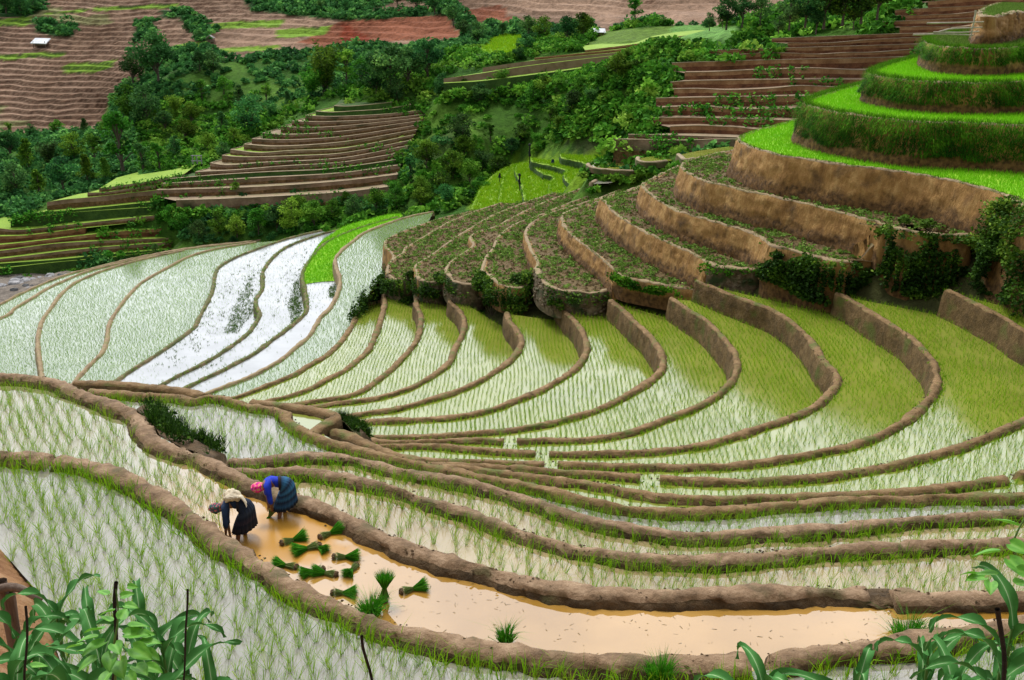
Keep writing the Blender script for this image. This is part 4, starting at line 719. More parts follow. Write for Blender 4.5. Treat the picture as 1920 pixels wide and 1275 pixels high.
# loose clods lying on the mud dikes
cd = []
d6 = np.array([[1, 0, 0], [0, 1, 0], [-1, 0, 0], [0, -1, 0], [0, 0, 1]])
def lumps(c, lo, hi):
    m = len(c); s = rng.uniform(lo, hi, (m, 1, 1))*rng.uniform(.6, 1.4, (m, 5, 3))*[1, 1, .7]; a = rng.uniform(0, 6.3, m); i = np.arange(m)*5
    Rz = np.stack([np.stack([np.cos(a), -np.sin(a), 0*a], 1), np.stack([np.sin(a), np.cos(a), 0*a], 1), np.stack([0*a, 0*a, 1+0*a], 1)], 1)
    return (np.einsum('nij,nkj->nki', Rz, d6[None]*s)+c[:, None]).reshape(-1, 3), [np.concatenate([np.stack([i+x, i+(x+1) % 4, i+4], 1) for x in range(4)])], np.repeat(rng.random(m), 5)
for k in range(12, 25):
    L = LINES[k]; n_ = int(len(L)*.3*(34 if k > 19 else 14)); s = rng.uniform(0, len(L)-1.01, n_); i = s.astype(int); p = L[i]+(L[i+1]-L[i])*(s-i)[:, None]
    t = np.gradient(L[:, :2], axis=0)[i]; t /= np.linalg.norm(t, axis=1)[:, None]+1e-9; nl = np.stack([-t[:, 1], t[:, 0]], 1); o_ = rng.normal(0, .12, (n_, 1)); p[:, :2] += nl*o_; p[:, 2] = T[k]-.005-1.2*np.maximum(0, np.abs(o_[:, 0])-.13)
    u, v = pix(p); p = p[(u > -40) & (u < 1960) & (v < 1300)]; cd.append(lumps(p, .01, .034 if k > 19 else .05))
tag(obj('dike_clods', cd, M['mud']), 'small loose clods lying on the mud dikes', 'clods', kind='stuff')
# seedbeds and lawns
def fill(loop, z, dens):
    L = np.asarray(loop)[:, :2]; lo, hi = L.min(0), L.max(0); n = int((hi-lo).prod()*dens); p = rng.uniform(lo, hi, (n, 2))
    u, v = pix(np.c_[p, np.full(n, z)]); k = (u > -40) & (u < 1960) & inpoly(p[:, 0], p[:, 1], L); return np.c_[p[k], np.full(k.sum(), z)]
sb = [P(u, v, WZ[6]) for u, v in SEEDB]; sl = smooth_line(sb+[sb[0]], .4)
o = tag(obj('seedbed', [blades(fill(sl, WZ[6], 130), 1, .26, .05, lean=.3, tri=True, var=lambda n: rng.uniform(.25, .95, n))], M['seed']), 'dense bright green rice seedbed in the silvery paddies', 'seedbed', kind='stuff')
bed = flat('field', sl, WZ[6]+.03, M['green'])
lw = [blades(fill(FIELD['E%d' % k], EZ[k]-.06, 150), 1, .2, .035, lean=.3, tri=True, var=lambda n: rng.uniform(.25, 1, n)) for k in (11, 12, 13)]
tag(obj('terrace_rice', lw, M['seed']), 'dense bright green young rice on the upper right terraces', 'rice', kind='stuff')
# weeds and clods on the brown fields
wd, cl = [], []
for k in range(1, 11):
    p = fill(FIELD['E%d' % k], EZ[k]-.06, 11); nse = np.array([mnoise.noise((a*.35, b*.35, k)) for a, b in p[:, :2]]); p = p[rng.random(len(p)) < np.clip(.62+1.1*nse, .08, 1)]
    q = np.repeat(p, 9, axis=0)+rng.normal(0, 1, (len(p)*9, 3))*[.09, .09, .035]+[0, 0, .09]; vr = np.clip(np.repeat(rng.normal(.45, .2, len(p)), 9)+rng.normal(0, .15, len(q)), 0, 1)
    wd.append(leaves(q, .095, var=vr))
    c = fill(FIELD['E%d' % k], EZ[k]-.05, 9); m = len(c)
    d6 = np.array([[1, 0, 0], [0, 1, 0], [-1, 0, 0], [0, -1, 0], [0, 0, 1]]); s = rng.uniform(.05, .15, (m, 1, 1))*rng.uniform(.6, 1.4, (m, 5, 3))*[1, 1, .8]
    a = rng.uniform(0, 6.3, m); Rz = np.stack([np.stack([np.cos(a), -np.sin(a), 0*a], 1), np.stack([np.sin(a), np.cos(a), 0*a], 1), np.stack([0*a, 0*a, 1+0*a], 1)], 1)
    V = np.einsum('nij,nkj->nki', Rz, d6[None]*s)+c[:, None]; i = np.arange(m)*5
    cl.append((V.reshape(-1, 3), [np.concatenate([np.stack([i+x, i+(x+1) % 4, i+4], 1) for x in range(4)])], np.repeat(rng.random(m), 5)))
for z_, L_ in ((EZ[14]-.06, FIELD['E14']), (EZ[15]-.06, np.concatenate([EL[15], [[40, 75, 0]]]))): wd.append(blades(fill(L_, z_, 40), 4, .22, .04, lean=.9, tri=True, var=lambda n: rng.uniform(0, .8, n)))
tag(obj('weeds', wd, M['weed']), 'low weeds over the brown hoed fields and the hill top', 'weeds', kind='stuff')
tag(obj('clods', cl, M['soil']), 'hoed earth clods on the brown fields', 'clods', kind='stuff')
# grass hanging over the tall green walls, and creepers on the banks
def wallscatter(L, zt, zb, n, out=.25, bias=1.0, size=.12, hang=True, var=None, lo=0., hi=1., bat=.15):
    L = np.asarray(L); s = rng.uniform(0, len(L)-1.001, n); i = s.astype(int); p = L[i]+(L[i+1]-L[i])*(s-i)[:, None]; t = np.gradient(L[:, :2], axis=0)[i]; t /= np.linalg.norm(t, axis=1)[:, None]+1e-9
    nl = np.stack([-t[:, 1], t[:, 0]], 1); f = lo+(hi-lo)*rng.random(n)**bias; zt = p[:, 2] if zt is None else zt; h = zt-zb; hc = h[:, None] if np.ndim(h) else h
    zb_edge = np.array([.18*mnoise.noise((a*.5, b*.5, 7)) for a, b in p[:, :2]]); f = np.clip(f+zb_edge*f, 0, 1)
    p = p.copy(); p[:, :2] += nl*(.14+bat*hc*f[:, None]+np.abs(rng.normal(0, out, (n, 1)))*(.4+.6*(1-f[:, None]))); p[:, 2] = zt+.1-f*h
    lump = np.array([max(0, mnoise.noise((a*.55, b*.55, c*.8+4))) for a, b, c in p]); p[:, :2] += nl*(lump*out*3.2)[:, None]
    u, v = pix(p); k = (u > -60) & (u < 2000); return p[k], nl[k], f[k]
def hanging(p, nl, ln, w, var):
    n = len(p); sd = np.c_[-nl[:, 1], nl[:, 0], np.zeros(n)]*w/2; d = np.c_[nl*rng.uniform(.1, .7, (n, 1))+rng.normal(0, .25, (n, 2)), -rng.uniform(.4, 1, n)]*ln*rng.uniform(.6, 1.3, (n, 1))
    V = np.stack([p-sd, p+sd, p+d], 1).reshape(-1, 3); return V, [np.arange(n*3).reshape(-1, 3)], np.repeat(var, 3)
for k, n_, hi, lab in ((12, 30000, .78, 'thick grass hanging over the tallest wall between the green terraces'), (13, 19000, .75, 'thick grass hanging over the wall below the uppermost green terrace'), (14, 14000, .62, 'thick grass hanging over the wall above the uppermost green terrace')):
    p, nl, f = wallscatter(EL[k], EZ[k], EZ[k-1], n_, out=.16, bias=.9, hi=hi)
    nse = np.array([mnoise.noise((a*1.1, b*1.1, c*1.5)) for a, b, c in p])
    vr = np.clip(.62-.55*f+.5*nse+rng.normal(0, .16, len(p)), 0, 1)
    top = EL[k][rng.integers(0, len(EL[k]), 1500)]+rng.normal(0, .1, (1500, 3))*[1, 1, 0]
    wall_ = [x for x in bpy.data.objects if x.get('label') == ELAB[k]][0]
    o = obj('hanging_grass', [hanging(p, nl, .20, .045, vr), blades(top, 3, .28, .03, lean=.6, tri=True, var=lambda n: rng.uniform(.4, 1, n))], M['hang'], parent=wall_)
fr = []
for k, n_ in ((11, 900), (10, 300), (9, 300), (8, 260), (7, 260)):
    s = rng.integers(0, len(EL[k]), n_); fr.append(blades(EL[k][s]+rng.normal(0, .07, (n_, 3))*[1, 1, 0]+[0, 0, -.03], 3, .14, .025, lean=.6, tri=True, var=lambda n: rng.uniform(.2, .9, n)))
tag(obj('rim_grass', fr, M['hang']), 'sparse grass on the rims of the earth walls', 'grass', kind='stuff')
def clump(c, r, n, size, lobes=7):
    c = np.array(c); r = np.asarray(r, float); q = []
    for _ in range(lobes):
        d = rng.normal(0, 1, 3); d /= np.linalg.norm(d); d[2] = abs(d[2])*.9-.15; cc = c+d*r*.62; m = n//lobes
        e = rng.normal(0, 1, (m, 3)); e /= np.linalg.norm(e, axis=1)[:, None]; rr = r*.52*rng.uniform(.6, 1.12, (m, 1))
        q.append((cc+e*rr, rng.normal(.36, .16)+.0*rr[:, 0]+rng.normal(0, .14, m)))
    P_ = np.concatenate([a for a, b in q]); v_ = np.clip(np.concatenate([b for a, b in q]), 0, 1); return leaves(P_, size, var=v_)
def at_wall(k, u, v, zt):             # a point on the face of a front wall
    L = FRL[k]; uu, vv = pix(L); i = int(np.argmin(np.abs(uu-u))); r = ray(u, v); t = L[i][1]/r[1]; return np.array((r[0]*t, L[i][1]-.35, CH+r[2]*t))
BUSH = [(2, 722, 522, 14, 350, 'dark', 'small mossy bush under the bare earth tip'),
        (2, 768, 517, 15, 450, 'dark', 'round bush with a bright top, first right of the bare earth tip'), (2, 764, 566, 20, 600, 'dark', 'creeper spilling down beside the fan dike with a hooked top'), (3, 826, 523, 17, 550, 'dark', 'bright topped bush at the left end of the rounded pale rim'),
        (3, 805, 545, 22, 700, 'dark', 'dark creeper under the bright topped bush'), (3, 835, 575, 14, 350, 'dark', 'small creeper over the mossy earth wall'), (5, 908, 520, 17, 550, 'dark', 'mossy yellow green cap on the boulder clump'), (5, 922, 562, 28, 1100, 'dark', 'dark bush mass below the mossy cap'), (5, 905, 592, 17, 500, 'dark', 'dark bush touching the paddy at the foot of the bank'),
        (5, 990, 530, 36, 1900, 'dark', 'tallest dark round bush on the bank above the fan paddies'), (5, 965, 570, 26, 900, 'dark', 'dark bush in front of the tallest bush'), (6, 1040, 568, 20, 600, 'dark', 'yellow green bush right of the tallest bush'),
        (10, 1735, 418, 14, 300, 'weed', 'pale leafy shrub on the brown field under the tan wall'), (10, 1690, 410, 13, 280, 'weed', 'pale leafy shrub beside the end of the tan wall'), (11, 1893, 392, 34, 1500, 'dark', 'dark bush at the right edge under the green lawn'), (9, 1455, 475, 14, 350, 'dark', 'small bush between two stone wall ends'), (9, 1540, 555, 17, 500, 'dark', 'leafy bush at the foot of the bushy bank'), (10, 1770, 525, 22, 600, 'dark', 'bright leafy bush at the foot of the creeper bank')]
for k, u, v, rp, n_, mk, lab in BUSH:
    c = at_wall(k, u, v, 0); s = FPX/(c[1]*CP-(c[2]-CH)*SP); r = rp/s
    bo = empty('bush', c-np.array((0, 0, r*.8))); tag(bo, lab, 'bush')
    o = obj('foliage', [clump((0, 0, r*.8), (r, r*.8, r*.85), n_, .11)], M[mk], bo)
    st = [blades(np.array([[0, 0, -r*.2]]), 9, r*1.4, .05, lean=.5, spread=.15)]; obj('stems', st, M['bark'], bo)
for k, n_, hi, mk, lab in ((7, 3600, .5, 'hang', 'green grass cap hanging over the earth bank'), (9, 9000, .8, 'dark', 'dark creepers covering the bushy bank'), (10, 30000, .86, 'dark', 'dark creepers covering the tall bank at the right'), (11, 7000, .85, 'dark', 'creepers under the right end of the lawn'), (2, 3600, .9, 'dark', 'creepers over the mossy stone wall'), (5, 5200, .9, 'dark', 'creepers over the hidden stone wall'), (8, 900, .5, 'hang', 'moss over the short stone wall'), (4, 900, .6, 'dark', 'moss over the small dark stone wall'), (3, 1100, .8, 'dark', 'creepers over the low stone wall'), (6, 900, .5, 'dark', 'moss over the dark dry stone wall')):
    pts, zl, _ = FR[k]; wall_ = [x for x in bpy.data.objects if x.get('label') == FR[k][2]][0]
    p, nl, f = wallscatter(FRL[k][::-1], None, zl, n_, out=.25, hi=hi, bias=.85)
    gap = np.array([mnoise.noise((a*.5, b*.5, c*.9+6)) for a, b, c in p])+.5*np.array([mnoise.noise((a*1.6, b*1.6, c*1.6)) for a, b, c in p]) > (-.16 if k in (9, 10, 11, 2, 5) else -.05); p, nl, f = p[gap], nl[gap], f[gap]
    nse = np.array([mnoise.noise((a*.9, b*.9, c*1.2)) for a, b, c in p]); vr = np.clip(.5-.2*f+.5*nse+rng.normal(0, .15, len(p)), 0, 1)
    obj('creepers' if mk == 'dark' else 'grass_cap', [leaves(p, .105, var=vr)], M[mk], wall_)
# facing stones in the dry walls
def stones(L, zt, zb, n, parent, size=(.12, .28)):
    bm = bmesh.new()
    s = rng.uniform(.05, .95, n)*(len(L)-1)
    for a in s:
        i = int(a); p = L[i]; t = L[min(i+1, len(L)-1)]-L[max(i-1, 0)]; t = t[:2]/np.linalg.norm(t[:2]); nl = (-t[1], t[0]); f = rng.random(); h = zt-zb
        c = Vector((p[0]+nl[0]*(.14+.12*h*f), p[1]+nl[1]*(.14+.12*h*f), zt-.08-f*(h-.1))); r = rng.uniform(*size)
        m = Matrix.Translation(c) @ Matrix.Rotation(math.atan2(t[1], t[0]), 4, 'Z') @ Matrix.Rotation(rng.normal(0, .2), 4, 'Y') @ Matrix.Diagonal((r*.62, r*.4, r*.36, 1))
        for v in bmesh.ops.create_icosphere(bm, subdivisions=2, radius=1, matrix=m)['verts']: v.co += Vector((nz(v.co, 5), nz(v.co, 5, 3), nz(v.co, 5, 8)))*r*.22
    me = bpy.data.meshes.new('facing_stones'); bm.to_mesh(me); bm.free(); link('facing_stones', me, M['stone'], parent)
for k, n_ in ((2, 40), (3, 30), (4, 55), (6, 130), (8, 75)):
    stones(FRL[k][::-1], EZ[k], FR[k][1], n_, [x for x in bpy.data.objects if x.get('label') == FR[k][2]][0])
# mossy earth bank left of the fan (under the hooked dike) and the one along the far dike of the orange strip
for pts_t, pts_b, zt, zb, nm, lab, n_ in (
    ([(731,507),(722,516),(708,531),(692,551),(678,571),(664,593),(655,607)], [(742,540),(724,552),(706,564),(692,573),(680,584),(670,600),(662,612)], [-11.9,-12.2,-12.7,-13.2,-13.7,-14.3,-14.9], -14.35, 'earth_bank', 'creeper covered tip of the bank beside the wide pale paddy', 3800),
    ([(598,802),(618,793),(632,784),(645,792),(655,803),(672,818)], [(640,828),(655,825),(668,815),(676,810),(690,818),(700,830)], -2.75, -3.9, 'earth_bank', 'dark mossy earth bank under the small hooked dike', 1600),
    ([(250,768),(268,778),(284,797),(300,816),(335,836),(372,850),(410,868)], [(285,770),(312,782),(335,800),(358,820),(380,834),(410,848),(436,862)], -.02, -.62, 'earth_bank', 'dark weedy earth bank behind the S bend of the thick far dike', 1900)):
    a = smooth_line([P(u, v, z_) for (u, v), z_ in zip(pts_t, zt if np.ndim(zt) else [zt]*len(pts_t))], .1); b_ = smooth_line([P(u, v, zb) for u, v in pts_b], .1); n = 60
    A_ = np.array([a[int(i)] for i in np.linspace(0, len(a)-1, n)]); B_ = np.array([b_[int(i)] for i in np.linspace(0, len(b_)-1, n)])
    rows = [A_*(1-f)+B_*f for f in np.linspace(0, 1, 9)]+[B_-[0, 0, .6]]; Gd = np.stack(rows, 1)
    Gd[:3, :, 2] -= .5; Gd[-3:, :, 2] -= .5
    for i in range(n):
        for j in range(9): Gd[i, j, 2] += .09*nz(Gd[i, j], 2)+.22*math.sin(math.pi*j/8)*(.5+.6*nz(Gd[i, 4], .8)); Gd[i, j, 1] += .08*nz(Gd[i, j], 2.5, 4)
    f = gridfaces(n, 10)[:, ::-1]; bo = tag(link(nm, mesh(nm, Gd.reshape(-1, 3), [f], smooth=True), M['mud']), lab, 'earth bank')
    big_ = 1.9 if np.ndim(zt) else 1.0
    s = rng.integers(4, n-4, n_); j = rng.integers(1, 8, n_); p = Gd[s, j]+rng.normal(0, .06*big_**2, (n_, 3)); p[:, 2] += np.abs(rng.normal(0, .06*big_**2, n_))+.03
    k_ = np.array([mnoise.noise((x*1.2, y*1.2, 3)) for x, y in p[:, :2]]) > -.18; p = p[k_]; obj('weeds', [leaves(p, .06*big_, var=np.clip(rng.normal(.38, .2, len(p)), 0, 1)), blades(p[::3], 4, .2, .014, lean=.7, var=lambda n: rng.uniform(0, .5, n))], M['dark'], bo)
# ------------------------------------------------------------------ undergrowth of the gully and the far slopes
n = 26000; Xs = np.c_[rng.uniform(-125, 90, n), rng.uniform(82, 250, n)]; zs = hfast(Xs); u, v = pix(np.c_[Xs, zs]); ok = (u > -80) & (u < 1700) & (v > -60) & (v < 545)
i = np.clip(np.searchsorted(GX, Xs[:, 0])-1, 0, len(GX)-2); j = np.clip(np.searchsorted(GY, Xs[:, 1])-1, 0, len(GY)-2); id_ = j*len(GX)+i
ok &= ~(farb[id_] & ~VEGM[id_]) & ~NOV[id_] & (Xs[:, 1] > 84)
E_ = np.concatenate([EL[k] for k in EL]); ok &= ~((Xs[:, 1] < 98) & (Xs[:, 0] > -8) & (Xs[:, 0] < 6))
for poly in ([(-200,640),(0,580),(130,512),(320,470),(512,448),(640,430),(800,405),(1000,370),(1260,312),(1400,300),(1400,700),(-200,700)],): ok &= ~inpoly(u, v, poly)
for rims in (RM, RN, RR, RK): ok &= ~inpoly(u, v, [q for q in rims[0]]+[r[-1] for r in rims[1:]]+[r[0] for r in rims[::-1]])
Xs, zs, u, v = Xs[ok], zs[ok], u[ok], v[ok]
zone = np.array([mnoise.noise((x*.045, y*.045, 2))+.6*mnoise.noise((x*.15, y*.15, 9)) for x, y in Xs])
groups = {'midgreen': [], 'bluegreen': [], 'lightgreen': []}
sparse = inpoly(u, v, [(300,120),(600,110),(640,190),(540,240),(480,180),(330,170)]) | inpoly(u, v, [(660,200),(860,180),(960,200),(960,260),(850,260),(780,280)]) | inpoly(u, v, [(1100,90),(1380,40),(1380,80),(1150,110)])
for idx, (x, z, zn) in enumerate(zip(Xs, zs, zone)):
    if sparse[idx] and rng.random() < .6: continue
    r = rng.uniform(.45, 1.25)*(1.15 if zn > .1 else .8); m = int(24+22*r); e = rng.normal(0, 1, (m, 3)); e /= np.linalg.norm(e, axis=1)[:, None]; e[:, 2] = np.abs(e[:, 2])
    p = np.array((x[0], x[1], z+.05))+e*np.array((r, r, r*rng.uniform(.7, 1.2)))*rng.uniform(.65, 1.08, (m, 1))
    g_ = 'bluegreen' if (u[idx] < 260 or zn < -.22 or x[1] > 165) else 'lightgreen' if zn > .38 or rng.random() < .06 else 'midgreen'
    groups[g_].append((p, np.clip(rng.normal(.42, .2)+rng.normal(0, .14, m), 0, 1)))
EX = []
for rims, f_, e, m_, rad in ((RM, dM, -1, 7, 1.5), (RN, dN, -1, 5, 1.3), (RR[1:], dR, 0, 5, 1.3)):
    for L_ in rims:
        for _ in range(m_):
            p = Q(*L_[e], f_(*L_[e])); EX.append((p.x+rng.uniform(-.4, 2.2)*(1 if e else -1), p.y+rng.uniform(-1.0, 4), p.z-rng.uniform(.2, 1.4), rad*rng.uniform(.5, 1)))
for rims, f_, m_ in ((RM, dM, 60), (RN, dN, 50), (RK, dK, 40)):
    for _ in range(m_):
        u_ = rng.uniform(rims[0][0][0], rims[0][-1][0]); v_ = np.interp(u_, [a for a, b in rims[0]], [b for a, b in rims[0]]); p = Q(u_, v_, f_(u_, v_)); EX.append((p.x, p.y-rng.uniform(.4, 1.6), p.z-rng.uniform(1.3, 2.4), rng.uniform(.6, 1.2)))
cand = np.c_[rng.uniform(-5, 45, 9000), rng.uniform(84, 135, 9000)]; zc = hfast(cand); cu, cv = pix(np.c_[cand, zc])
kk = inpoly(cu, cv, [(1110,95),(1250,85),(1340,88),(1275,118),(1262,150),(1240,185),(1232,222),(1190,255),(1130,250),(1060,262),(1000,290),(1040,230),(1090,180)])
for (x_, y_), z_ in list(zip(cand[kk], zc[kk]))[:900]: EX.append((x_, y_, z_+.1, rng.uniform(.6, 1.3)))
for p in PF: EX.append((p[0]+rng.normal(0, .3), p[1]-rng.uniform(.35, .8), p[2]-rng.uniform(.6, .95), rng.uniform(.35, .6)))
for x_, y_, z_, r in EX:
    m = int(30+26*r); e = rng.normal(0, 1, (m, 3)); e /= np.linalg.norm(e, axis=1)[:, None]; e[:, 2] = np.abs(e[:, 2])-.2
    groups['lightgreen' if rng.random() < .25 else 'midgreen'].append((np.array((x_, y_, z_))+e*r*rng.uniform(.6, 1.05, (m, 1)), np.clip(rng.normal(.42, .2)+rng.normal(0, .14, m), 0, 1)))
for g_, lst in groups.items():
    p = np.concatenate([a for a, b in lst]); vr = np.concatenate([b for a, b in lst])
    tag(obj('undergrowth', [leaves(p, np.where(p[:, 1] > 165, .42, .34), var=vr)], M[g_]), {'midgreen': 'green undergrowth filling the gully', 'bluegreen': 'dark bluish undergrowth on the far slopes', 'lightgreen': 'light green shrubs scattered through the gully'}[g_], 'undergrowth', kind='stuff')
# grass on the bright patches
gp = [blades(fill(lp, z, 26), 4, .3, .06, lean=.4, tri=True, spread=.15, var=lambda n: rng.uniform(.3, .85, n)) for lp, z in GF]
for i, L in enumerate(GLN): gp.append(blades(L[rng.integers(0, len(L), 200)]+rng.normal(0, .12, (200, 3))*[1, 1, 0], 3, .3, .05, lean=.6, tri=True, var=lambda n: rng.uniform(0, .5, n)))
for poly in (BRIGHT, [(1052,242),(1090,240),(1092,256),(1050,258)]):
    cand = rng.uniform((-15, 80), (60, 185), (60000, 2)); zc = hfast(cand); cu, cv = pix(np.c_[cand, zc]); k = inpoly(cu, cv, poly); gp.append(blades(np.c_[cand, zc][k], 5, .4, .09, lean=.4, tri=True, spread=.25, var=lambda n: rng.uniform(.3, .9, n)))
tag(obj('valley_rice', gp, M['blade']), 'bright green rice in the valley beyond the brown fields', 'rice', kind='stuff')
# weeds on the red terraces, the spur and the far hill
rw = []
for RW_, n_, h_ in ((WR, 90, .4), (WM, 50, .35), (WN, 45, .35)):
    for r_ in RW_:
        i = rng.integers(0, len(r_), n_); p = r_[i]+rng.normal(0, 1, (n_, 3))*[.4, .15, 0]; k = np.array([mnoise.noise((a*.12, c*.7, 5)) for a, b, c in p]) > .12; p = p[k]; q = p[rng.random(len(p)) < .5]-[0, .3, .5]
        rw.append(leaves(np.repeat(np.r_[p, q], 8, axis=0)+rng.normal(0, .16, (8*(len(p)+len(q)), 3)), .18))
tag(obj('terrace_weeds', rw, M['midgreen']), 'weeds fringing the red terraces and the brown spur', 'weeds', kind='stuff')
# ------------------------------------------------------------------ trees
def tube(pts, rad, seg=6):
    V = []; n = len(pts); pts = [Vector(p) for p in pts]
    for i, p in enumerate(pts):
        d = (pts[min(i+1, n-1)]-pts[max(i-1, 0)]).normalized(); a = d.orthogonal().normalized(); b = d.cross(a)
        for q in range(seg): an = 2*math.pi*q/seg; V.append(p+(a*math.cos(an)+b*math.sin(an))*rad[i])
    return np.array([tuple(v) for v in V]), [gridfaces(n, seg, closed=True)], np.zeros(len(V))+.5
def tree_proto(kind, seed):
    r_ = np.random.default_rng(seed); tr, P_, v_ = [], [], []
    H = 6.0
    if kind in ('broad', 'round', 'tall', 'cone'):
        th = {'broad': .42, 'round': .3, 'tall': .5, 'cone': .25}[kind]*H; top = {'broad': .8, 'round': .7, 'tall': .92, 'cone': .95}[kind]*H
        bend = r_.normal(0, .25, 2); tp = [(bend[0]*t*t, bend[1]*t*t, top*t-.6) for t in np.linspace(0, 1, 7)]; tr.append(tube(tp, np.linspace(.2, .05, 7)))
        nl = {'broad': 22, 'round': 20, 'tall': 16, 'cone': 18}[kind]
        for i in range(nl):
            f = r_.random(); az = r_.uniform(0, 6.28)
            if kind == 'cone': zc = H*(.22+.74*f); rad = H*.26*(1-f)*r_.uniform(.4, 1); lr = H*(.13-.06*f)
            elif kind == 'tall': zc = H*(.35+.6*f); rad = H*.26*r_.uniform(.2, 1)*(1.15-.6*f); lr = H*r_.uniform(.06, .12)
            else: zc = H*((.42 if kind == 'broad' else .22)+(.5 if kind == 'broad' else .66)*f); rad = H*(.42 if kind == 'broad' else .36)*math.sqrt(max(.05, 1-(2*f-.85)**2))*r_.uniform(.35, 1); lr = H*r_.uniform(.10, .17)
            c = np.array((rad*math.cos(az), rad*math.sin(az), zc)); b0 = np.array(tp[min(6, max(2, int(zc/top*6)-1))])
            tr.append(tube([b0, (b0+c)/2+[0, 0, .15], c], [.07, .045, .02], 5))
            m = 95 if kind != 'tall' else 60; e = r_.normal(0, 1, (m, 3)); e /= np.linalg.norm(e, axis=1)[:, None]; q = c+e*lr*np.array((1.15, 1.15, .8))*r_.uniform(.55, 1.15, (m, 1)); P_.append(q); v_.append(np.clip(r_.normal(.42, .17)+r_.normal(0, .13, m), 0, 1))
    else:                                # bamboo: arching culms with fine drooping leaves
        for i in range(16):
            az = r_.uniform(0, 6.28); L_ = H*r_.uniform(.75, 1.15); sp = r_.uniform(.1, .42)*H
            pts = [np.array((math.cos(az)*(.25+sp*t**2.2), math.sin(az)*(.25+sp*t**2.2), L_*(t-.16*t**3)-.3)) for t in np.linspace(0, 1, 7)]; tr.append(tube(pts, np.linspace(.06, .02, 7), 5))
            for t in np.linspace(.3, 1, 9):
                c = np.array((math.cos(az)*(.25+sp*t**2.2), math.sin(az)*(.25+sp*t**2.2), L_*(t-.16*t**3)-.3)); m = 14; q = c+r_.normal(0, 1, (m, 3))*[.34, .34, .3]; P_.append(q); v_.append(np.clip(r_.normal(.5, .15)+r_.normal(0, .12, m), 0, 1))
    P_ = np.concatenate(P_); v_ = np.concatenate(v_)
    V, F, A = leaves(P_, .24 if kind != 'bamboo' else .17, var=v_, long=1.5 if kind != 'bamboo' else 3.2); mc = mesh('crown', V, F, {'var': A})
    V, F, A = join(tr); mt = mesh('trunk', V, F, smooth=True); mt.materials.append(M['bark']); return mc, mt
PROT = {}
CM = {}
def crown_mesh(kind, i, mk):
    if (kind, i) not in PROT: PROT[(kind, i)] = tree_proto(kind, hash(kind) % 97+i*13 if False else {'broad': 10, 'round': 40, 'tall': 70, 'cone': 100, 'bamboo': 130}[kind]+i)
    c, t = PROT[(kind, i)]
    if (kind, i, mk) not in CM: cc = c.copy(); cc.materials.append(M[mk]); CM[(kind, i, mk)] = cc
    return CM[(kind, i, mk)], t
def tree(u, v, hp, kind, mk, lab, group=None, d=None, cat='tree', wide=1.0):
    p = hit(u, v) if d is None else Q(u, v, d); s = FPX/(p.y*CP-(p.z-CH)*SP); sc = hp/s/6.0/.95; i = random.randrange(3)
    c, t = crown_mesh(kind, i, mk); o = empty('bamboo_clump' if cat == 'bamboo' else 'tree', p, random.uniform(0, 6.28)); o.scale = (sc*wide, sc*wide, sc); tag(o, lab, cat, group)
    for nm, me in (('crown', c), ('trunk', t)):
        q = bpy.data.objects.new(nm, me); COL.objects.link(q); q.parent = o
    return o
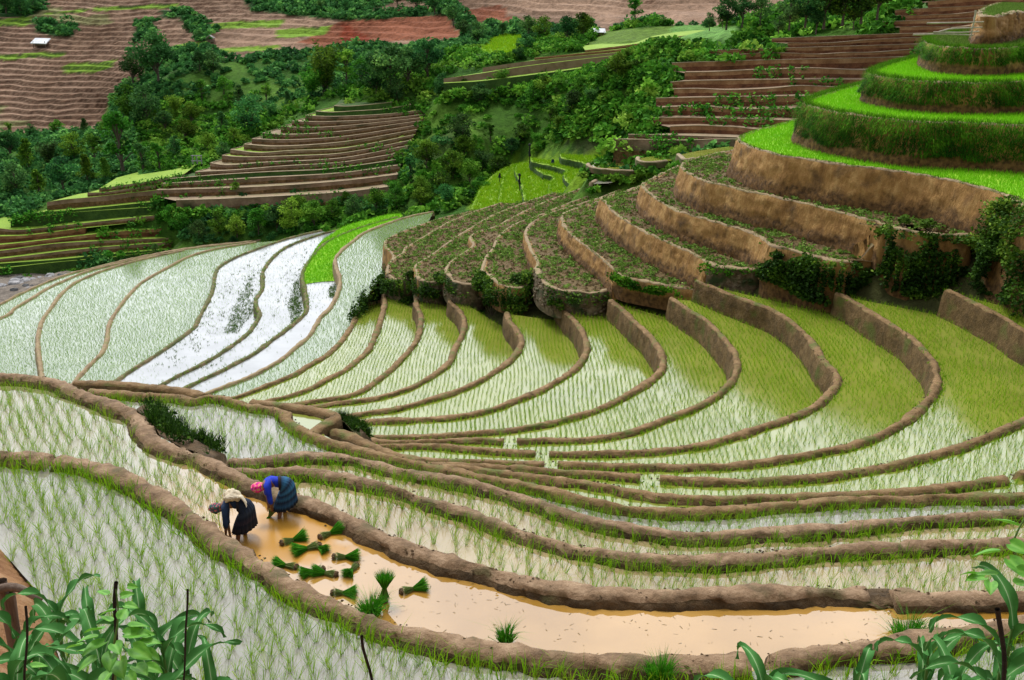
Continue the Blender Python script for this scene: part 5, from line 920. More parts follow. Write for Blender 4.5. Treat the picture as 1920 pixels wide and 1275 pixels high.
TR = [
 (298,158,92,'broad','bluegreen','tallest dark tree of the left wood, above the bare slope edge'), (250,160,55,'broad','bluegreen','dark spreading tree left of the tallest tree in the left wood'), (275,232,72,'round','bluegreen','dark round tree at the lower edge of the left wood'),
 (243,222,62,'round','midgreen','mid green round tree beside the dark round one in the left wood'), (232,332,118,'tall','midgreen','tall airy green tree with a thin pale trunk in the left valley'), (255,215,20,'round','lightgreen','small yellow green shrub tree in front of the left wood'),
 (472,252,72,'round','bluegreen','dark round tree standing alone on the grassy slope behind the spur'), (418,250,42,'cone','bluegreen','dark cone shaped tree left of the dark round tree on the slope'), (400,140,45,'round','bluegreen','low dark tree right of the tallest wood tree'), (375,135,38,'round','bluegreen','small dark tree touching the left wood on its right'),
 (610,172,88,'bamboo','midgreen','feathery bamboo clump rising above the grassy slope'), (585,180,60,'bamboo','midgreen','smaller bamboo clump left of the feathery one'), (650,165,70,'tall','lightgreen','light green tree between the bamboo and the dark grove'),
 (735,178,85,'broad','bluegreen','large dark tree in the middle of the dark grove'), (705,180,78,'round','bluegreen','dark tree on the left flank of the dark grove'), (765,165,72,'broad','bluegreen','dark tree in the dark grove with a broad flat crown'), (802,152,74,'broad','bluegreen','right hand tree of the dark grove with bare visible trunk'), (680,170,60,'round','midgreen','green tree at the left end of the dark grove'), (745,192,45,'round','bluegreen','low dark tree at the foot of the dark grove'),
 (895,82,42,'round','bluegreen','dark round tree left of the bright green meadow'), (942,68,24,'round','bluegreen','small dark tree above the bright green meadow'), (990,72,38,'broad','bluegreen','dark slim tree at the right of the bright green meadow'), (1020,78,46,'round','midgreen','mid green tree on the ridge between two dark trees'), (1062,84,48,'broad','bluegreen','dark tree on the ridge left of the white roofed shed'), (1092,80,50,'broad','midgreen','tree on the ridge next to the white roofed shed'), (972,112,30,'round','bluegreen','small dark tree in front of the meadow, left one of two'), (987,102,34,'broad','bluegreen','small dark tree in front of the meadow, right one of two'),
 (1190,50,52,'tall','midgreen','lone airy tree on the ridge against the brown hill'), (1243,48,17,'round','midgreen','little round tree right of the lone airy tree'),
 (1362,50,60,'round','bluegreen','dark tree above the red terraces, left of the bright bush'), (1392,46,52,'broad','bluegreen','dark tree above the red terraces, behind the bright bush'), (1425,42,48,'round','bluegreen','bluish tree above the red terraces at the clump end'), (1355,50,22,'round','lightgreen','bright yellow green bush in front of the dark trees'), (1330,55,30,'round','bluegreen','low dark bush at the left of the clump above the red terraces'),
 (1160,158,55,'broad','midgreen','broad tree at the head of the gully'), (1128,165,42,'round','midgreen','round tree left of the broad one at the gully head'), (1000,205,50,'round','midgreen','bushy tree under the long green strip'), (1022,188,42,'broad','midgreen','dark tree right under the long green strip'), (1075,222,52,'round','bluegreen','dark tree in the middle of the gully'), (1032,250,52,'tall','lightgreen','light green feathery tree low in the gully'), (868,270,58,'round','bluegreen','dark tree behind the right end of the brown spur'), (830,182,44,'round','bluegreen','dark tree just below the end of the long green strip'),
]
for u_, v_, h_, kd, mk, lab in TR:
    dd = None
    if v_ < 60 and u_ > 1300: dd = 108
    tree(u_, v_, h_, kd, mk, lab, d=dd, cat='bamboo' if kd == 'bamboo' else 'tree')
DK = [(1480,50,62),(1510,45,70),(1545,46,82),(1580,40,85),(1615,36,80),(1645,30,70),(1530,60,40),(1460,60,30),(1600,52,36)]
for u_, v_, h_ in DK: tree(u_, v_, h_, random.choice(['round', 'broad']), 'dark' if u_ > 1540 else 'bluegreen', 'dark dense tree in the thicket at the top of the red terraces', 'trees topping the red terraces', d=93)
GL = [(870,300,46),(905,320,42),(935,335,40),(850,335,55),(880,350,48),(800,320,55),(770,345,48),(830,365,46),(900,370,36),(790,372,42),(740,372,36),(960,300,38),(980,270,40),(920,270,38),(1050,170,38),(1090,185,40),(1110,200,36),(1200,140,34),(1180,120,30),(1230,110,26),(940,165,36),(900,200,40),(870,175,30),(1050,250,36),(1010,280,34)]
for i, (u_, v_, h_) in enumerate(GL): tree(u_, v_, h_, random.choice(['round', 'broad', 'tall', 'bamboo']), ['midgreen', 'bluegreen', 'dark', 'midgreen', 'lightgreen'][i % 5], 'bushy green tree in the thicket that fills the gully', 'trees filling the gully')
BL = [(345,445,44),(375,450,38),(410,440,46),(445,445,42),(485,440,50),(520,436,46),(548,432,62),(590,428,50),(625,418,46),(665,408,44),(705,402,46),(745,398,44),(790,392,40),(835,390,44),(320,420,36),(560,402,34),(650,388,30)]
for i, (u_, v_, h_) in enumerate(BL): tree(u_, v_, h_, random.choice(['round', 'broad']), ['midgreen', 'bluegreen', 'midgreen', 'lightgreen'][i % 4] if i not in (6,) else 'lightgreen', 'bushy tree in the dark belt between the spur and the pale paddies', 'trees of the belt below the spur')
LF = [(20,300,52),(55,320,60),(95,310,50),(140,300,52),(180,310,58),(30,365,60),(75,372,56),(120,360,62),(165,345,56),(200,345,50),(270,330,60),(300,322,52),(330,300,46),(350,270,44),(20,260,30),(60,258,26),(110,256,30),(160,252,30),(200,258,34),(390,290,40),(420,300,34),(440,275,36),(510,225,34),(380,190,40),(420,180,36),(450,200,40),(330,215,38),(310,250,40),(360,235,40),(500,190,34),(540,205,34)]
for i, (u_, v_, h_) in enumerate(LF): tree(u_, v_, h_, random.choice(['round', 'broad', 'tall', 'round', 'bamboo', 'cone']), ['bluegreen', 'midgreen', 'bluegreen', 'midgreen', 'lightgreen'][i % 5], 'leafy tree in the wooded valley on the left', 'trees of the left valley')
TL = [(12,28,40),(40,32,36),(65,25,32),(0,12,30),(30,10,30),(650,22,22),(690,12,24),(745,14,30),(780,20,34),(815,28,36),(850,50,40),(870,72,32),(830,10,30),(560,10,22),(600,22,20),(500,8,20),(350,60,16),(375,75,18),(345,35,16),(112,64,16),(125,70,18),(262,75,14)]
for u_, v_, h_ in TL: tree(u_, v_, h_, random.choice(['round', 'broad']), 'bluegreen', 'small dark tree on the far brown hillside', 'trees of the far hillside')
for u_, v_, h_, kd, lab in ((205,488,18,'broad','small tree on the lowest left spur strip, left one of the pair'), (228,489,19,'broad','small tree on the lowest left spur strip, right one of the pair'), (292,475,19,'round','small dark round bush on the lowest left spur strip')): tree(u_, v_, h_, kd, 'bluegreen' if kd == 'round' else 'midgreen', lab, d=dN(u_, v_)-1)
tree(443, 362, 20, 'broad', 'lightgreen', 'small pale tree on the lower terraces of the brown spur', d=dM(443, 362)-.6)
# ------------------------------------------------------------------ people
M['skin'] = mat('skin', [(.16, .075, .04), (.24, .12, .065)], scale=4, rough=.6)
M['jacket_blue'] = mat('blue cloth', [(.004, .018, .30), (.012, .05, .62)], scale=7, bump=.5, bscale=12, dist=.03, rough=.8)
M['jacket_navy'] = mat('navy cloth', [(.006, .018, .05), (.014, .04, .10)], scale=7, bump=.5, bscale=12, dist=.03, rough=.8)
M['scarf_pink'] = mat('pink scarf', [(.02, .04, .45), (.75, .01, .16), (.80, .02, .25), (.85, .12, .35), (.6, .5, .05), (.8, .02, .2)], scale=16, detail=2, stops=[.30, .40, .5, .56, .62, .68], rough=.8)
M['scarf_green'] = mat('green scarf', [(.55, .03, .1), (.02, .06, .05), (.02, .14, .08), (.05, .05, .10), (.5, .1, .15), (.4, .35, .1)], scale=16, detail=2, stops=[.33, .40, .47, .55, .62, .7], rough=.8)
M['cream'] = mat('cream cloth', [(.42, .34, .22), (.68, .60, .45)], scale=6, bump=.6, bscale=9, dist=.04, rough=.9)
M['black'] = mat('black cloth', [(.006, .006, .008), (.02, .02, .03)], scale=5, rough=.8)
M['skirt_striped'] = mat('striped skirt', [(.006, .014, .035), (.008, .03, .075), (.02, .11, .22), (.008, .02, .05), (.03, .14, .27), (.008, .02, .05), (.02, .10, .20), (.006, .014, .035), (.015, .07, .16), (.005, .01, .02)], attr='var', stops=[0, .08, .22, .34, .48, .56, .68, .76, .88, .95], rough=.85)
M['skirt_dark'] = mat('dark skirt', [(.006, .014, .03), (.008, .018, .04), (.02, .03, .05), (.006, .012, .025), (.03, .02, .03), (.005, .01, .02), (.02, .015, .02), (.004, .006, .01)], attr='var', stops=[0, .35, .5, .6, .75, .8, .9, 1], rough=.85)
def skin(name, verts, edges, m, parent, sub=2, root=0):
    me = bpy.data.meshes.new(name); me.from_pydata([v[:3] for v in verts], edges, []); o = link(name, me, m, parent)
    sv = me.skin_vertices.new() if hasattr(me.skin_vertices, 'new') and not me.skin_vertices else None
    md = o.modifiers.new('Skin', 'SKIN'); md.use_smooth_shade = True
    if not me.skin_vertices:
        bm = bmesh.new(); bm.from_mesh(me); bm.verts.layers.skin.verify(); bm.to_mesh(me); bm.free()
    for i, v in enumerate(verts):
        r = v[3]; me.skin_vertices[0].data[i].radius = r if isinstance(r, tuple) else (r, r); me.skin_vertices[0].data[i].use_root = i == root
    s = o.modifiers.new('Subdivision', 'SUBSURF'); s.levels = sub; s.render_levels = sub; return o
PS = .83
UX = lambda x: x*.84-.12
def person(at, rz, label, hands, jacket, skirt, scarf, stag=.12):
    root = empty('person', Vector(at)+Vector((0, 0, -.12)), rz); root.scale = (PS,)*3; tag(root, label, 'person')
    V = [(-.03, 0, .80, (.12, .10)), (.12, 0, .90, (.11, .095)), (.31, 0, .935, (.125, .10)), (.43, 0, .90, .085), (.53, 0, .855, .048), (.59, 0, .825, .07), (.67, 0, .80, .088), (.655, 0, .725, .055), (.71, 0, .728, .018)]
    V = [(UX(v[0]), *v[1:]) for v in V]
    E = [(0, 1), (1, 2), (2, 3), (3, 4), (4, 5), (5, 6), (6, 7), (7, 8)]
    for s, (h, el) in zip((1, -1), hands):
        b = len(V); h = Vector(h); el = Vector(el); dr = (h-el).normalized()
        side = Vector((0, 1, 0)).cross(dr).normalized() if abs(dr.y) < .9 else Vector((1, 0, 0))
        w = h-dr*.09
        V += [(UX(.42), s*.145, .875, .055), (*el, .04), (*w, .026), (*(w+dr*.05), (.036, .022))]; E += [(3, b), (b, b+1), (b+1, b+2), (b+2, b+3)]
        for q in range(4):
            off = side*(q-1.5)*.02; f0 = len(V); ln = (.034, .04, .038, .03)[q]
            V += [(*(w+dr*.085+off), .0095), (*(w+dr*(.085+ln)+off*1.15+Vector((0, -s*.012, 0))), .0085), (*(w+dr*(.085+ln*1.6)+off*1.1+Vector((0, -s*.034, 0))), .0075)]; E += [(b+3, f0), (f0, f0+1), (f0+1, f0+2)]
        f0 = len(V); V += [(*(w+dr*.035+side*.042), .011), (*(w+dr*.07+side*.058+Vector((0, -s*.02, 0))), .009)]; E += [(b+3, f0), (f0, f0+1)]
        b = len(V); q_ = s*stag*.5; V += [(-.14, s*.085, .75, .085), (-.03+q_*.6, s*.11, .42, .052), (-.02+q_*.8, s*.115, .26, .05), (q_, s*.12, .06, .036), (q_-.01, s*.12, -.03, .036), (q_+.12, s*.14, -.06, .034)]
        E += [(0, b)]+[(b+i, b+i+1) for i in range(5)]
    skin('body', V, E, M['skin'], root)
    V = [(UX(a), *b) for a, *b in [(.04, 0, .865, (.13, .12)), (.14, 0, .905, (.13, .115)), (.31, 0, .94, (.145, .12)), (.43, 0, .905, .105), (.50, 0, .87, .07)]]; E = [(0, 1), (1, 2), (2, 3), (3, 4)]
    for s, (h, el) in zip((1, -1), hands):
        b = len(V); h = Vector(h); el = Vector(el); f = el+(h-el)*.28; V += [(UX(.41), s*.15, .88, .08), (*(Vector((UX(.41), s*.15, .88))*.5+el*.5), .064), (*el, .058), (*f, .05)]; E += [(3, b), (b, b+1), (b+1, b+2), (b+2, b+3)]
    skin('jacket', V, E, M[jacket], root)
    rings = [(.00, .885, 5, .13, .14), (-.06, .865, 22, .15, .16), (-.12, .82, 42, .175, .18), (-.14, .73, 62, .195, .20), (-.125, .62, 70, .21, .22), (-.105, .50, 74, .23, .245), (-.09, .37, 75, .255, .275)]
    nr, ns = 36, 132; G = np.zeros((nr, ns, 3)); rr = np.array(rings); ft = np.linspace(0, 1, nr)
    for i, t in enumerate(ft):
        x, z, th, ra, rb = [np.interp(t*6, range(7), rr[:, c]) for c in range(5)]; th = R(th)
        for j in range(ns):
            ph = 2*math.pi*j/ns; pl = 1+.055*t*math.sin(22*ph+2*math.sin(3*ph))+.03*t*math.sin(5*ph+1); e = ra*pl*math.cos(ph); G[i, j] = (x-math.sin(th)*e, rb*pl*math.sin(ph), z+math.cos(th)*e)
    sk = link('skirt', mesh('skirt', G.reshape(-1, 3), [gridfaces(nr, ns, True)], {'var': np.repeat(ft, ns)}, smooth=True), M[skirt], root)
    bm = bmesh.new(); bmesh.ops.create_icosphere(bm, subdivisions=4, radius=1)
    for v in bm.verts:
        c = v.co.copy(); k = 1+.06*math.sin(9*c.z+4*c.y)+.07*nz(c, 3)
        v.co = Vector((.43+c.x*.125*k, c.y*.11*k, .825+c.z*.105*k)) if c.z > -.25 else Vector((.42+c.x*.115, c.y*.11, .80+c.z*.07))
        if c.x < -.4: v.co += Vector((-.05*(-.4-c.x)*2, 0, .01))
    me = bpy.data.meshes.new('headscarf'); bm.to_mesh(me); bm.free(); me.polygons.foreach_set('use_smooth', [True]*len(me.polygons)); link('headscarf', me, M[scarf], root)
    V, F = [], []
    for k, (t0, w) in enumerate(((.02, .05),)):
        n = 40; Gs = np.zeros((n, 4, 3))
        for i in range(n):
            ph = 2*math.pi*i/(n-1)
            for j, (o, rad) in enumerate(((-.02, .150), (-.012, .158), (.03, .158), (.04, .15))): Gs[i, j] = (-.03+o, math.sin(ph)*(rad+.002), .885+math.cos(ph)*(rad-.012))
        link('sash', mesh('sash', Gs.reshape(-1, 3), [gridfaces(n, 4)], smooth=True), M['black'], root)
    return root
pB = P(528, 966, 0); pA = P(452, 1008, 0)
person(pB, math.pi+.22, 'woman in bright blue jacket and pink headscarf bending with a rice bunch in her hands', [((.17, .05, .28), (.19, .21, .60)), ((.24, -.05, .31), (.27, -.20, .62))], 'jacket_blue', 'skirt_striped', 'scarf_pink')
person(pA, math.pi+.12, 'woman in dark clothes and green headscarf bending with a cream bundle on her back', [((.26, .16, .25), (.22, .24, .58)), ((.20, -.02, .07), (.26, -.14, .52))], 'jacket_navy', 'skirt_dark', 'scarf_green')
def loc(p, rz, v): return Vector(p)+Vector((0, 0, -.12))+Matrix.Rotation(rz, 3, 'Z') @ (Vector(v)*PS)
bm = bmesh.new(); bmesh.ops.create_icosphere(bm, subdivisions=5, radius=1)
for v in bm.verts:
    c = v.co.copy(); k = 1+.16*nz(c, 1.6)+.08*nz(c, 4, 2)+.05*math.sin(11*c.x+5*c.y); v.co = Vector((c.x*.155*k, c.y*.15*k, c.z*.095*k+.02*math.cos(3*c.x)))
me = bpy.data.meshes.new('cloth'); bm.to_mesh(me); bm.free(); me.polygons.foreach_set('use_smooth', [True]*len(me.polygons))
sack = empty('cloth_bundle', loc(pA, math.pi+.12, (.10, .02, 1.08)), math.pi+.12); tag(sack, 'cream cloth bundle tied on the back of the woman in dark clothes', 'cloth bundle'); sack.scale = (.95,)*3; link('cloth', me, M['cream'], sack)
L = smooth_line([(-.10, .02, -.01), (-.17, .05, .0), (-.22, .09, -.04), (-.26, .12, -.12)], .01); n = len(L)
Gk = np.stack([np.stack([L[i]+np.array((0, .05*math.cos(a)*(1+.6*i/n), .03*math.sin(a))) for a in np.linspace(0, 6.283, 9)[:-1]]) for i in range(n)])
link('knot', mesh('knot', Gk.reshape(-1, 3), [gridfaces(n, 8, True)], smooth=True), M['cream'], sack)
# ------------------------------------------------------------------ seedling bundles
M['stem'] = leafmat('seedling stem', [(.10, .17, .03), (.28, .36, .09)]); M['root'] = mat('muddy roots', [(.07, .04, .02), (.18, .11, .05)], scale=20, bump=.6)
M['seedling'] = leafmat('seedling leaf', [(.018, .13, .006), (.06, .30, .012), (.18, .50, .03)], rough=.7, spec=.1)
def fan(n, L0, spread, w, seed, r0=.022, droop=0.0):
    r_ = np.random.default_rng(seed); a = r_.uniform(0, 6.28, n); q = np.sqrt(r_.random(n)); ln = L0*r_.uniform(.78, 1.1, n)
    d = np.stack([np.ones(n), spread*q*np.cos(a), spread*q*np.sin(a)], 1); d /= np.linalg.norm(d, axis=1)[:, None]; b = np.stack([0*a, r0*q*np.cos(a), r0*q*np.sin(a)], 1)
    sd = np.cross(d, r_.normal(0, 1, (n, 3))); sd /= np.linalg.norm(sd, axis=1)[:, None]; sd *= w/2; m_ = b+d*ln[:, None]*.5; e = b+d*ln[:, None]+np.stack([0*a, spread*.12*np.cos(a)*ln, spread*.12*np.sin(a)*ln-droop*ln], 1)
    V = np.stack([b-sd, b+sd, m_+sd, m_-sd, e], 1); i = np.arange(n)*5; return V.reshape(-1, 3), [np.stack([i, i+1, i+2, i+3], 1), np.stack([i+3, i+2, i+4], 1)], np.repeat(np.clip(r_.normal(.42, .22, n), 0, 1), 5)
def neg(p): return (p[0]*[-1, 1, 1], [f[:, ::-1] for f in p[1]], p[2])
def bundle_mesh(seed):
    lv = fan(620, .28, .50, .0095, seed, r0=.03); st = neg(fan(260, .20, .30, .008, seed+1, r0=.03)); V, F, A = join([lv]); a = mesh('leaves', V, F, {'var': A}); V, F, A = join([st]); b = mesh('stems', V, F, {'var': A})
    bm = bmesh.new(); bmesh.ops.create_icosphere(bm, subdivisions=3, radius=1)
    for v in bm.verts: c = v.co.copy(); v.co = Vector((-.215+c.x*.035, c.y*.068, c.z*.06))*(1)+c*.02*nz(c, 4, seed)+Vector((.02*nz(c, 9, 1), 0, 0))
    r = bpy.data.meshes.new('roots'); bm.to_mesh(r); bm.free(); a.materials.append(M['seedling']); b.materials.append(M['stem']); r.materials.append(M['root']); return a, b, r
BM = [bundle_mesh(50+i*7) for i in range(4)]
def bundle(root, tip, z, label, i, upright=False, name='seedling_bundle'):
    a, b = (P(root[0], root[1], z), P(tip[0], tip[1], z)); c = a.lerp(b, .44)+Vector((0, 0, .035)); d = b-a; L_ = min(max(d.length, .40), .62)
    o = empty(name, c); o.rotation_euler = (random.uniform(-.2, .2), -.04, math.atan2(d.y, d.x)); s = L_/.56
    if upright: o.location = P(root[0], root[1], z)+Vector((0, 0, .215)); o.rotation_euler = (0, -math.pi/2+.06, 0); s = 1.0
    o.scale = (s, s, s); tag(o, label, 'seedling bundle', 'seedling bundles on the orange water')
    for nm, me in zip(('leaves', 'stems', 'roots'), BM[i % 4]): q = bpy.data.objects.new(nm, me); COL.objects.link(q); q.parent = o
    return o
for i, (a, b, lab) in enumerate((
    ((525,1022),(582,1007),'lying bundle nearest the feet of the woman in bright blue, roots pointing left'), ((603,1024),(540,1041),'lying bundle whose brown roots touch another bundle, leaves pointing left'), ((585,1024),(616,1038),'short looking bundle tucked under the roots of its neighbour'),
    ((597,1011),(648,992),'lying bundle farthest from the camera, close to the far dike'), ((623,1047),(681,1048),'lying bundle with roots left, just above a half hidden one'), ((559,1066),(506,1060),'leftmost lying bundle, beside the near dike, roots pointing right'),
    ((634,1080),(578,1075),'front one of two overlapping bundles with leaves pointing left'), ((610,1068),(556,1083),'rear one of two overlapping bundles with leaves pointing left'), ((670,1060),(646,1087),'lying bundle pointing down left, its roots under another bundle'),
    ((620,1114),(675,1116),'small lying bundle close to the near dike, roots pointing left'), ((749,1113),(808,1100),'rightmost lying bundle, alone with roots pointing left'))): bundle(a, b, 0.0, lab, i)
bundle((722, 1127), (719, 1075), 0.0, 'bundle standing upright on its roots in the orange water', 2, True)
def tuft_obj(u, v, z, h, sp, n, lab, lean=.55):
    c = P(u, v, z); o = empty('seedling_tuft', c); tag(o, lab, 'seedling tuft', None)
    V, F, A = blades(np.array([[0, 0, -.02]]), n, h, .011, lean=lean, spread=sp, var=lambda n_: np.clip(rng.normal(.45, .22, n_), 0, 1)); me = mesh('leaves', V, F, {'var': A}); link('leaves', me, M['seedling'], o)
    V, F, A = blades(np.array([[0, 0, -.05]]), n//4, h*.35, .012, lean=.2, spread=sp*.8); link('stems', mesh('stems', V, F, {'var': A}), M['stem'], o)
tuft_obj(695, 1152, 0, .30, .12, 420, 'broad leaning seedling clump beside the upright bundle, against the near dike', .7)
tuft_obj(948, 1203, 0, .30, .08, 200, 'lone seedling clump in the middle of the orange water near the dike')
tuft_obj(1702, 1190, 0, .26, .20, 420, 'wide low seedling clump at the right end of the orange water', .8)
tuft_obj(1752, 1187, 0, .16, .08, 60, 'tiny pale seedling clump right of the wide low one', .8)
tuft_obj(1236, 1276, .3, .36, .14, 260, 'dense seedling clump on the near side of the near dike', .35)
def held(p, rz, a, b, lab, i):
    a = loc(p, rz, a); b = loc(p, rz, b); d = b-a; o = empty('rice_bunch', a+d*.42); o.rotation_euler = d.to_track_quat('X', 'Z').to_euler(); s = d.length/.5; o.scale = (s, s, s); tag(o, lab, 'rice bunch')
    for nm, me in zip(('leaves', 'stems', 'roots'), BM[i]): q = bpy.data.objects.new(nm, me); COL.objects.link(q); q.parent = o
held(pB, math.pi+.22, (.16, .0, .31), (.36, .10, -.05), 'rice bunch held by the woman in bright blue', 0)
held(pA, math.pi+.12, (.20, .17, .22), (.63, .22, .25), 'rice bunch held out low by the woman in dark clothes', 1)
# loose bits of straw floating on the orange water
V = []; sp = fill(FIELD[23], .004, 16.0); u, v = pix(sp); sp = sp[(u > 600) & (dist_line(sp, LINES[23]) > .3) & (dist_line(sp, LINES[24]) > .35)]
a = rng.uniform(0, 6.28, len(sp)); ln = rng.uniform(.008, .045, len(sp)); w = rng.uniform(.002, .007, len(sp)); dx = np.c_[np.cos(a), np.sin(a), 0*a]; dy = np.c_[-np.sin(a), np.cos(a), 0*a]
V = np.stack([sp-dx*ln[:, None]-dy*w[:, None], sp+dx*ln[:, None]*.8-dy*w[:, None]*.2, sp+dx*ln[:, None]+dy*w[:, None], sp-dx*ln[:, None]*.6+dy*w[:, None]], 1).reshape(-1, 3)
M['straw'] = mat('wet straw', [(.10, .075, .045), (.26, .19, .10)], scale=3); tag(link('floating_straw', mesh('floating_straw', V, [np.arange(len(V)).reshape(-1, 4)]), M['straw']), 'bits of dark straw floating on the orange water', 'straw', kind='stuff')
# ------------------------------------------------------------------ maize, bean vines, stakes and fence in front
M['maize'] = leafmat('maize leaf', [(.014, .075, .010), (.045, .165, .032), (.09, .26, .065), (.38, .50, .28)], rough=.75, spec=.12, trans=.18); M['maize'].node_tree.nodes['Color Ramp'].color_ramp.elements[2].position = .86; M['maize'].node_tree.nodes['Color Ramp'].color_ramp.elements[3].position = .97
M['stalk'] = mat('maize stalk', [(.07, .16, .03), (.14, .24, .06)], scale=8)
M['bean'] = leafmat('bean leaf', [(.04, .18, .012), (.13, .38, .03), (.26, .52, .09)], rough=.5, spec=.3, trans=.3)
M['stake'] = mat('dark stake', [(.006, .005, .004), (.035, .025, .018)], scale=9, bump=.7)
M['wood'] = mat('weathered wood', [(.05, .03, .018), (.16, .11, .08), (.26, .20, .16)], scale=7, bump=.7, stretch=(1, 1, .2))
def leafmesh(L_, wd, elev, seed, az):
    r_ = np.random.default_rng(seed); n, m = 18, 7; G = np.zeros((n, m, 3)); A = np.zeros((n, m)); e = elev; p = np.zeros(2); tw = r_.normal(0, .5)
    curl = r_.uniform(1.5, 2.5); ph = r_.uniform(0, 6)
    for i in range(n):
        t = i/(n-1); w = wd*min(1, .45+2.2*t)*(1-t**2.6)+.001
        for j in range(m):
            s = (j-3)/3; lift = abs(s)*w*.28+.012*math.sin(t*16+ph+s)*abs(s)*2; side = s*w/2; ct = math.cos(tw*t); st = math.sin(tw*t)
            x, z = p; nx, nz_ = -math.sin(e), math.cos(e); up = lift*ct+side*st; si = side*ct-lift*st
            G[i, j] = (x+nx*up, si, z+nz_*up); A[i, j] = 1.0 if j == 3 else .25+.35*(1-abs(s))*r_.uniform(.6, 1)
        p = p+np.array((math.cos(e), math.sin(e)))*L_/(n-1); e -= curl*(1.25/(n-1))*(.35+1.5*t)
    c, s = math.cos(az), math.sin(az); V = G.reshape(-1, 3); V = np.c_[V[:, 0]*c-V[:, 1]*s, V[:, 0]*s+V[:, 1]*c, V[:, 2]]
    return V, [gridfaces(n, m)], A.ravel()
def maize(u, v, d, lab, nl=8, seed=0, big=1.0, azs=None):
    top = Q(u, v, d); zb = slope_z(top.x, top.y+.0); base = Vector((top.x, top.y, zb)); h = max(.5, top.z-zb); r_ = np.random.default_rng(seed)
    o = empty('maize_plant', base); tag(o, lab, 'maize plant'); V, F, A = tube([(0, 0, -.1), (.01, 0, h*.5), (0, .01, h*.95)], [.018, .016, .008], 7); link('stalk', mesh('stalk', V, F, smooth=True), M['stalk'], o)
    for i in range(nl):
        f = i/(nl-1); hz = h*(.50+.44*f); az = (azs[i] if azs else (i*2.6+seed*1.1+r_.normal(0, .4))); L_ = big*(.62+.28*math.sin(math.pi*min(1, f*1.1)))*r_.uniform(.85, 1.1)
        V, F, A = leafmesh(L_*.86, .088*big*r_.uniform(.85, 1.15), R(38+38*f), seed*20+i, az); lf = link('leaf', mesh('leaf', V, F, {'var': A}, smooth=True), M['maize'], o); lf.location = (0, 0, hz)
MZ = [(25,1175,6.2,'maize plant at the far left under the fence rail'), (100,1130,6.6,'maize plant with a tall broad leaf just right of the fence rail'), (165,1155,6.0,'maize plant between the fence and the bean stake'), (70,1235,5.4,'low maize plant in the lower left corner'), (185,1215,5.2,'maize plant crowding the foot of the bean stake on its left'), (262,1150,6.3,'maize plant behind the bean stake whose leaf arches right'),
      (300,1190,5.8,'maize plant between the two dark stakes'), (345,1225,5.9,'maize plant right behind the thin bare stake'), (120,1275,4.9,'lowest maize plant cut by the bottom edge'), (20,1265,5.0,'maize plant in the extreme lower left corner'), (400,1300,5.3,'maize plant with one long leaf reaching right along the bottom edge'), (280,1265,5.1,'maize plant below the bean leaves'),
      (1440,1278,5.4,'maize plant below the open gap in the near dike'), (1610,1272,5.2,'maize plant left of the tallest one at the bottom right'), (1745,1215,5.6,'tallest upright maize plant at the bottom right'), (1800,1262,5.0,'maize plant between the tallest one and the dark twig'), (1905,1150,5.0,'maize plant at the right edge beside the vine'), (1880,1240,4.7,'maize plant in the lower right corner')]
for i, (u, v, d, lab) in enumerate(MZ): maize(u, v, d, lab, seed=i+3, nl=8 if i not in (10, 12) else 6, big=1.0 if u < 1000 else .95)
def heart(sz, seed):
    r_ = np.random.default_rng(seed); n = 9; G = np.zeros((n, 7, 3)); A = np.zeros((n, 7))
    for i in range(n):
        t = i/(n-1); w = sz*1.75*(t+.03)**.55*(1-t)**.95
        for j in range(7): s = (j-3)/3; G[i, j] = (sz*(1.15*t-.12*(1-abs(s))*0-.16*abs(s)*(1-t)), s*w*.62, -sz*.35*t*t+abs(s)*sz*.12-.03*sz*math.sin(5*t+3*abs(s))); A[i, j] = .75 if j == 3 else .4+.15*math.sin(9*t+5*abs(s))+r_.normal(0, .06)
    return G.reshape(-1, 3), [gridfaces(n, 7)], np.clip(A.ravel(), 0, 1)
def pole(name, pts, rad, m, lab, cat, parent=None, kink=.02):
    a = smooth_line(pts, .05); a = a+np.array([[kink*nz(p, 3), kink*nz(p, 3, 5), 0] for p in a]); V, F, A = tube(a, np.linspace(rad, rad*.6, len(a)), 8); o = link(name, mesh(name, V, F, smooth=True), m, parent)
    return tag(o, lab, cat) if lab else o
def foot(p, dz=0): return Vector((p.x, p.y, slope_z(p.x, p.y)-.1))
for (ub, vb, ut, vt, d, rad, lab) in ((213,1275,220,1090,4.6,.011,'dark stake carrying the bright bean vine'), (342,1275,349,1105,4.6,.006,'thin bare dark stake at the right of the maize'), (50,1275,48,1135,4.4,.007,'thin twig stake at the left among the maize')):
    t = Q(ut, vt, d); b = Q(ub, vb, d); dirn = (b-t).normalized(); e = b+dirn*((b.z-slope_z(b.x, b.y))/max(.2, -dirn.z)+.1); pole('stake', [t, b, e], rad, M['stake'], lab, 'stake')
def vine(name, items, sz, lab, stem_px, d):
    pts = [Q(u, v, d) for u, v in stem_px]; o = empty(name, pts[0]); tag(o, lab, 'vine'); org = pts[0]
    pole('stem', [p-org for p in pts], .007, M['stalk'], None, None, o, kink=.03)
    for i, (u, v, s, az) in enumerate(items):
        V, F, A = heart(sz*s, i+7); q = link('leaf', mesh('leaf', V, F, {'var': A}, smooth=True), M['bean'], o); q.location = Q(u, v, d-random.uniform(0.02, .2))-org; q.rotation_euler = (random.uniform(-.35, .35)+.25, random.uniform(-.3, .2), az)
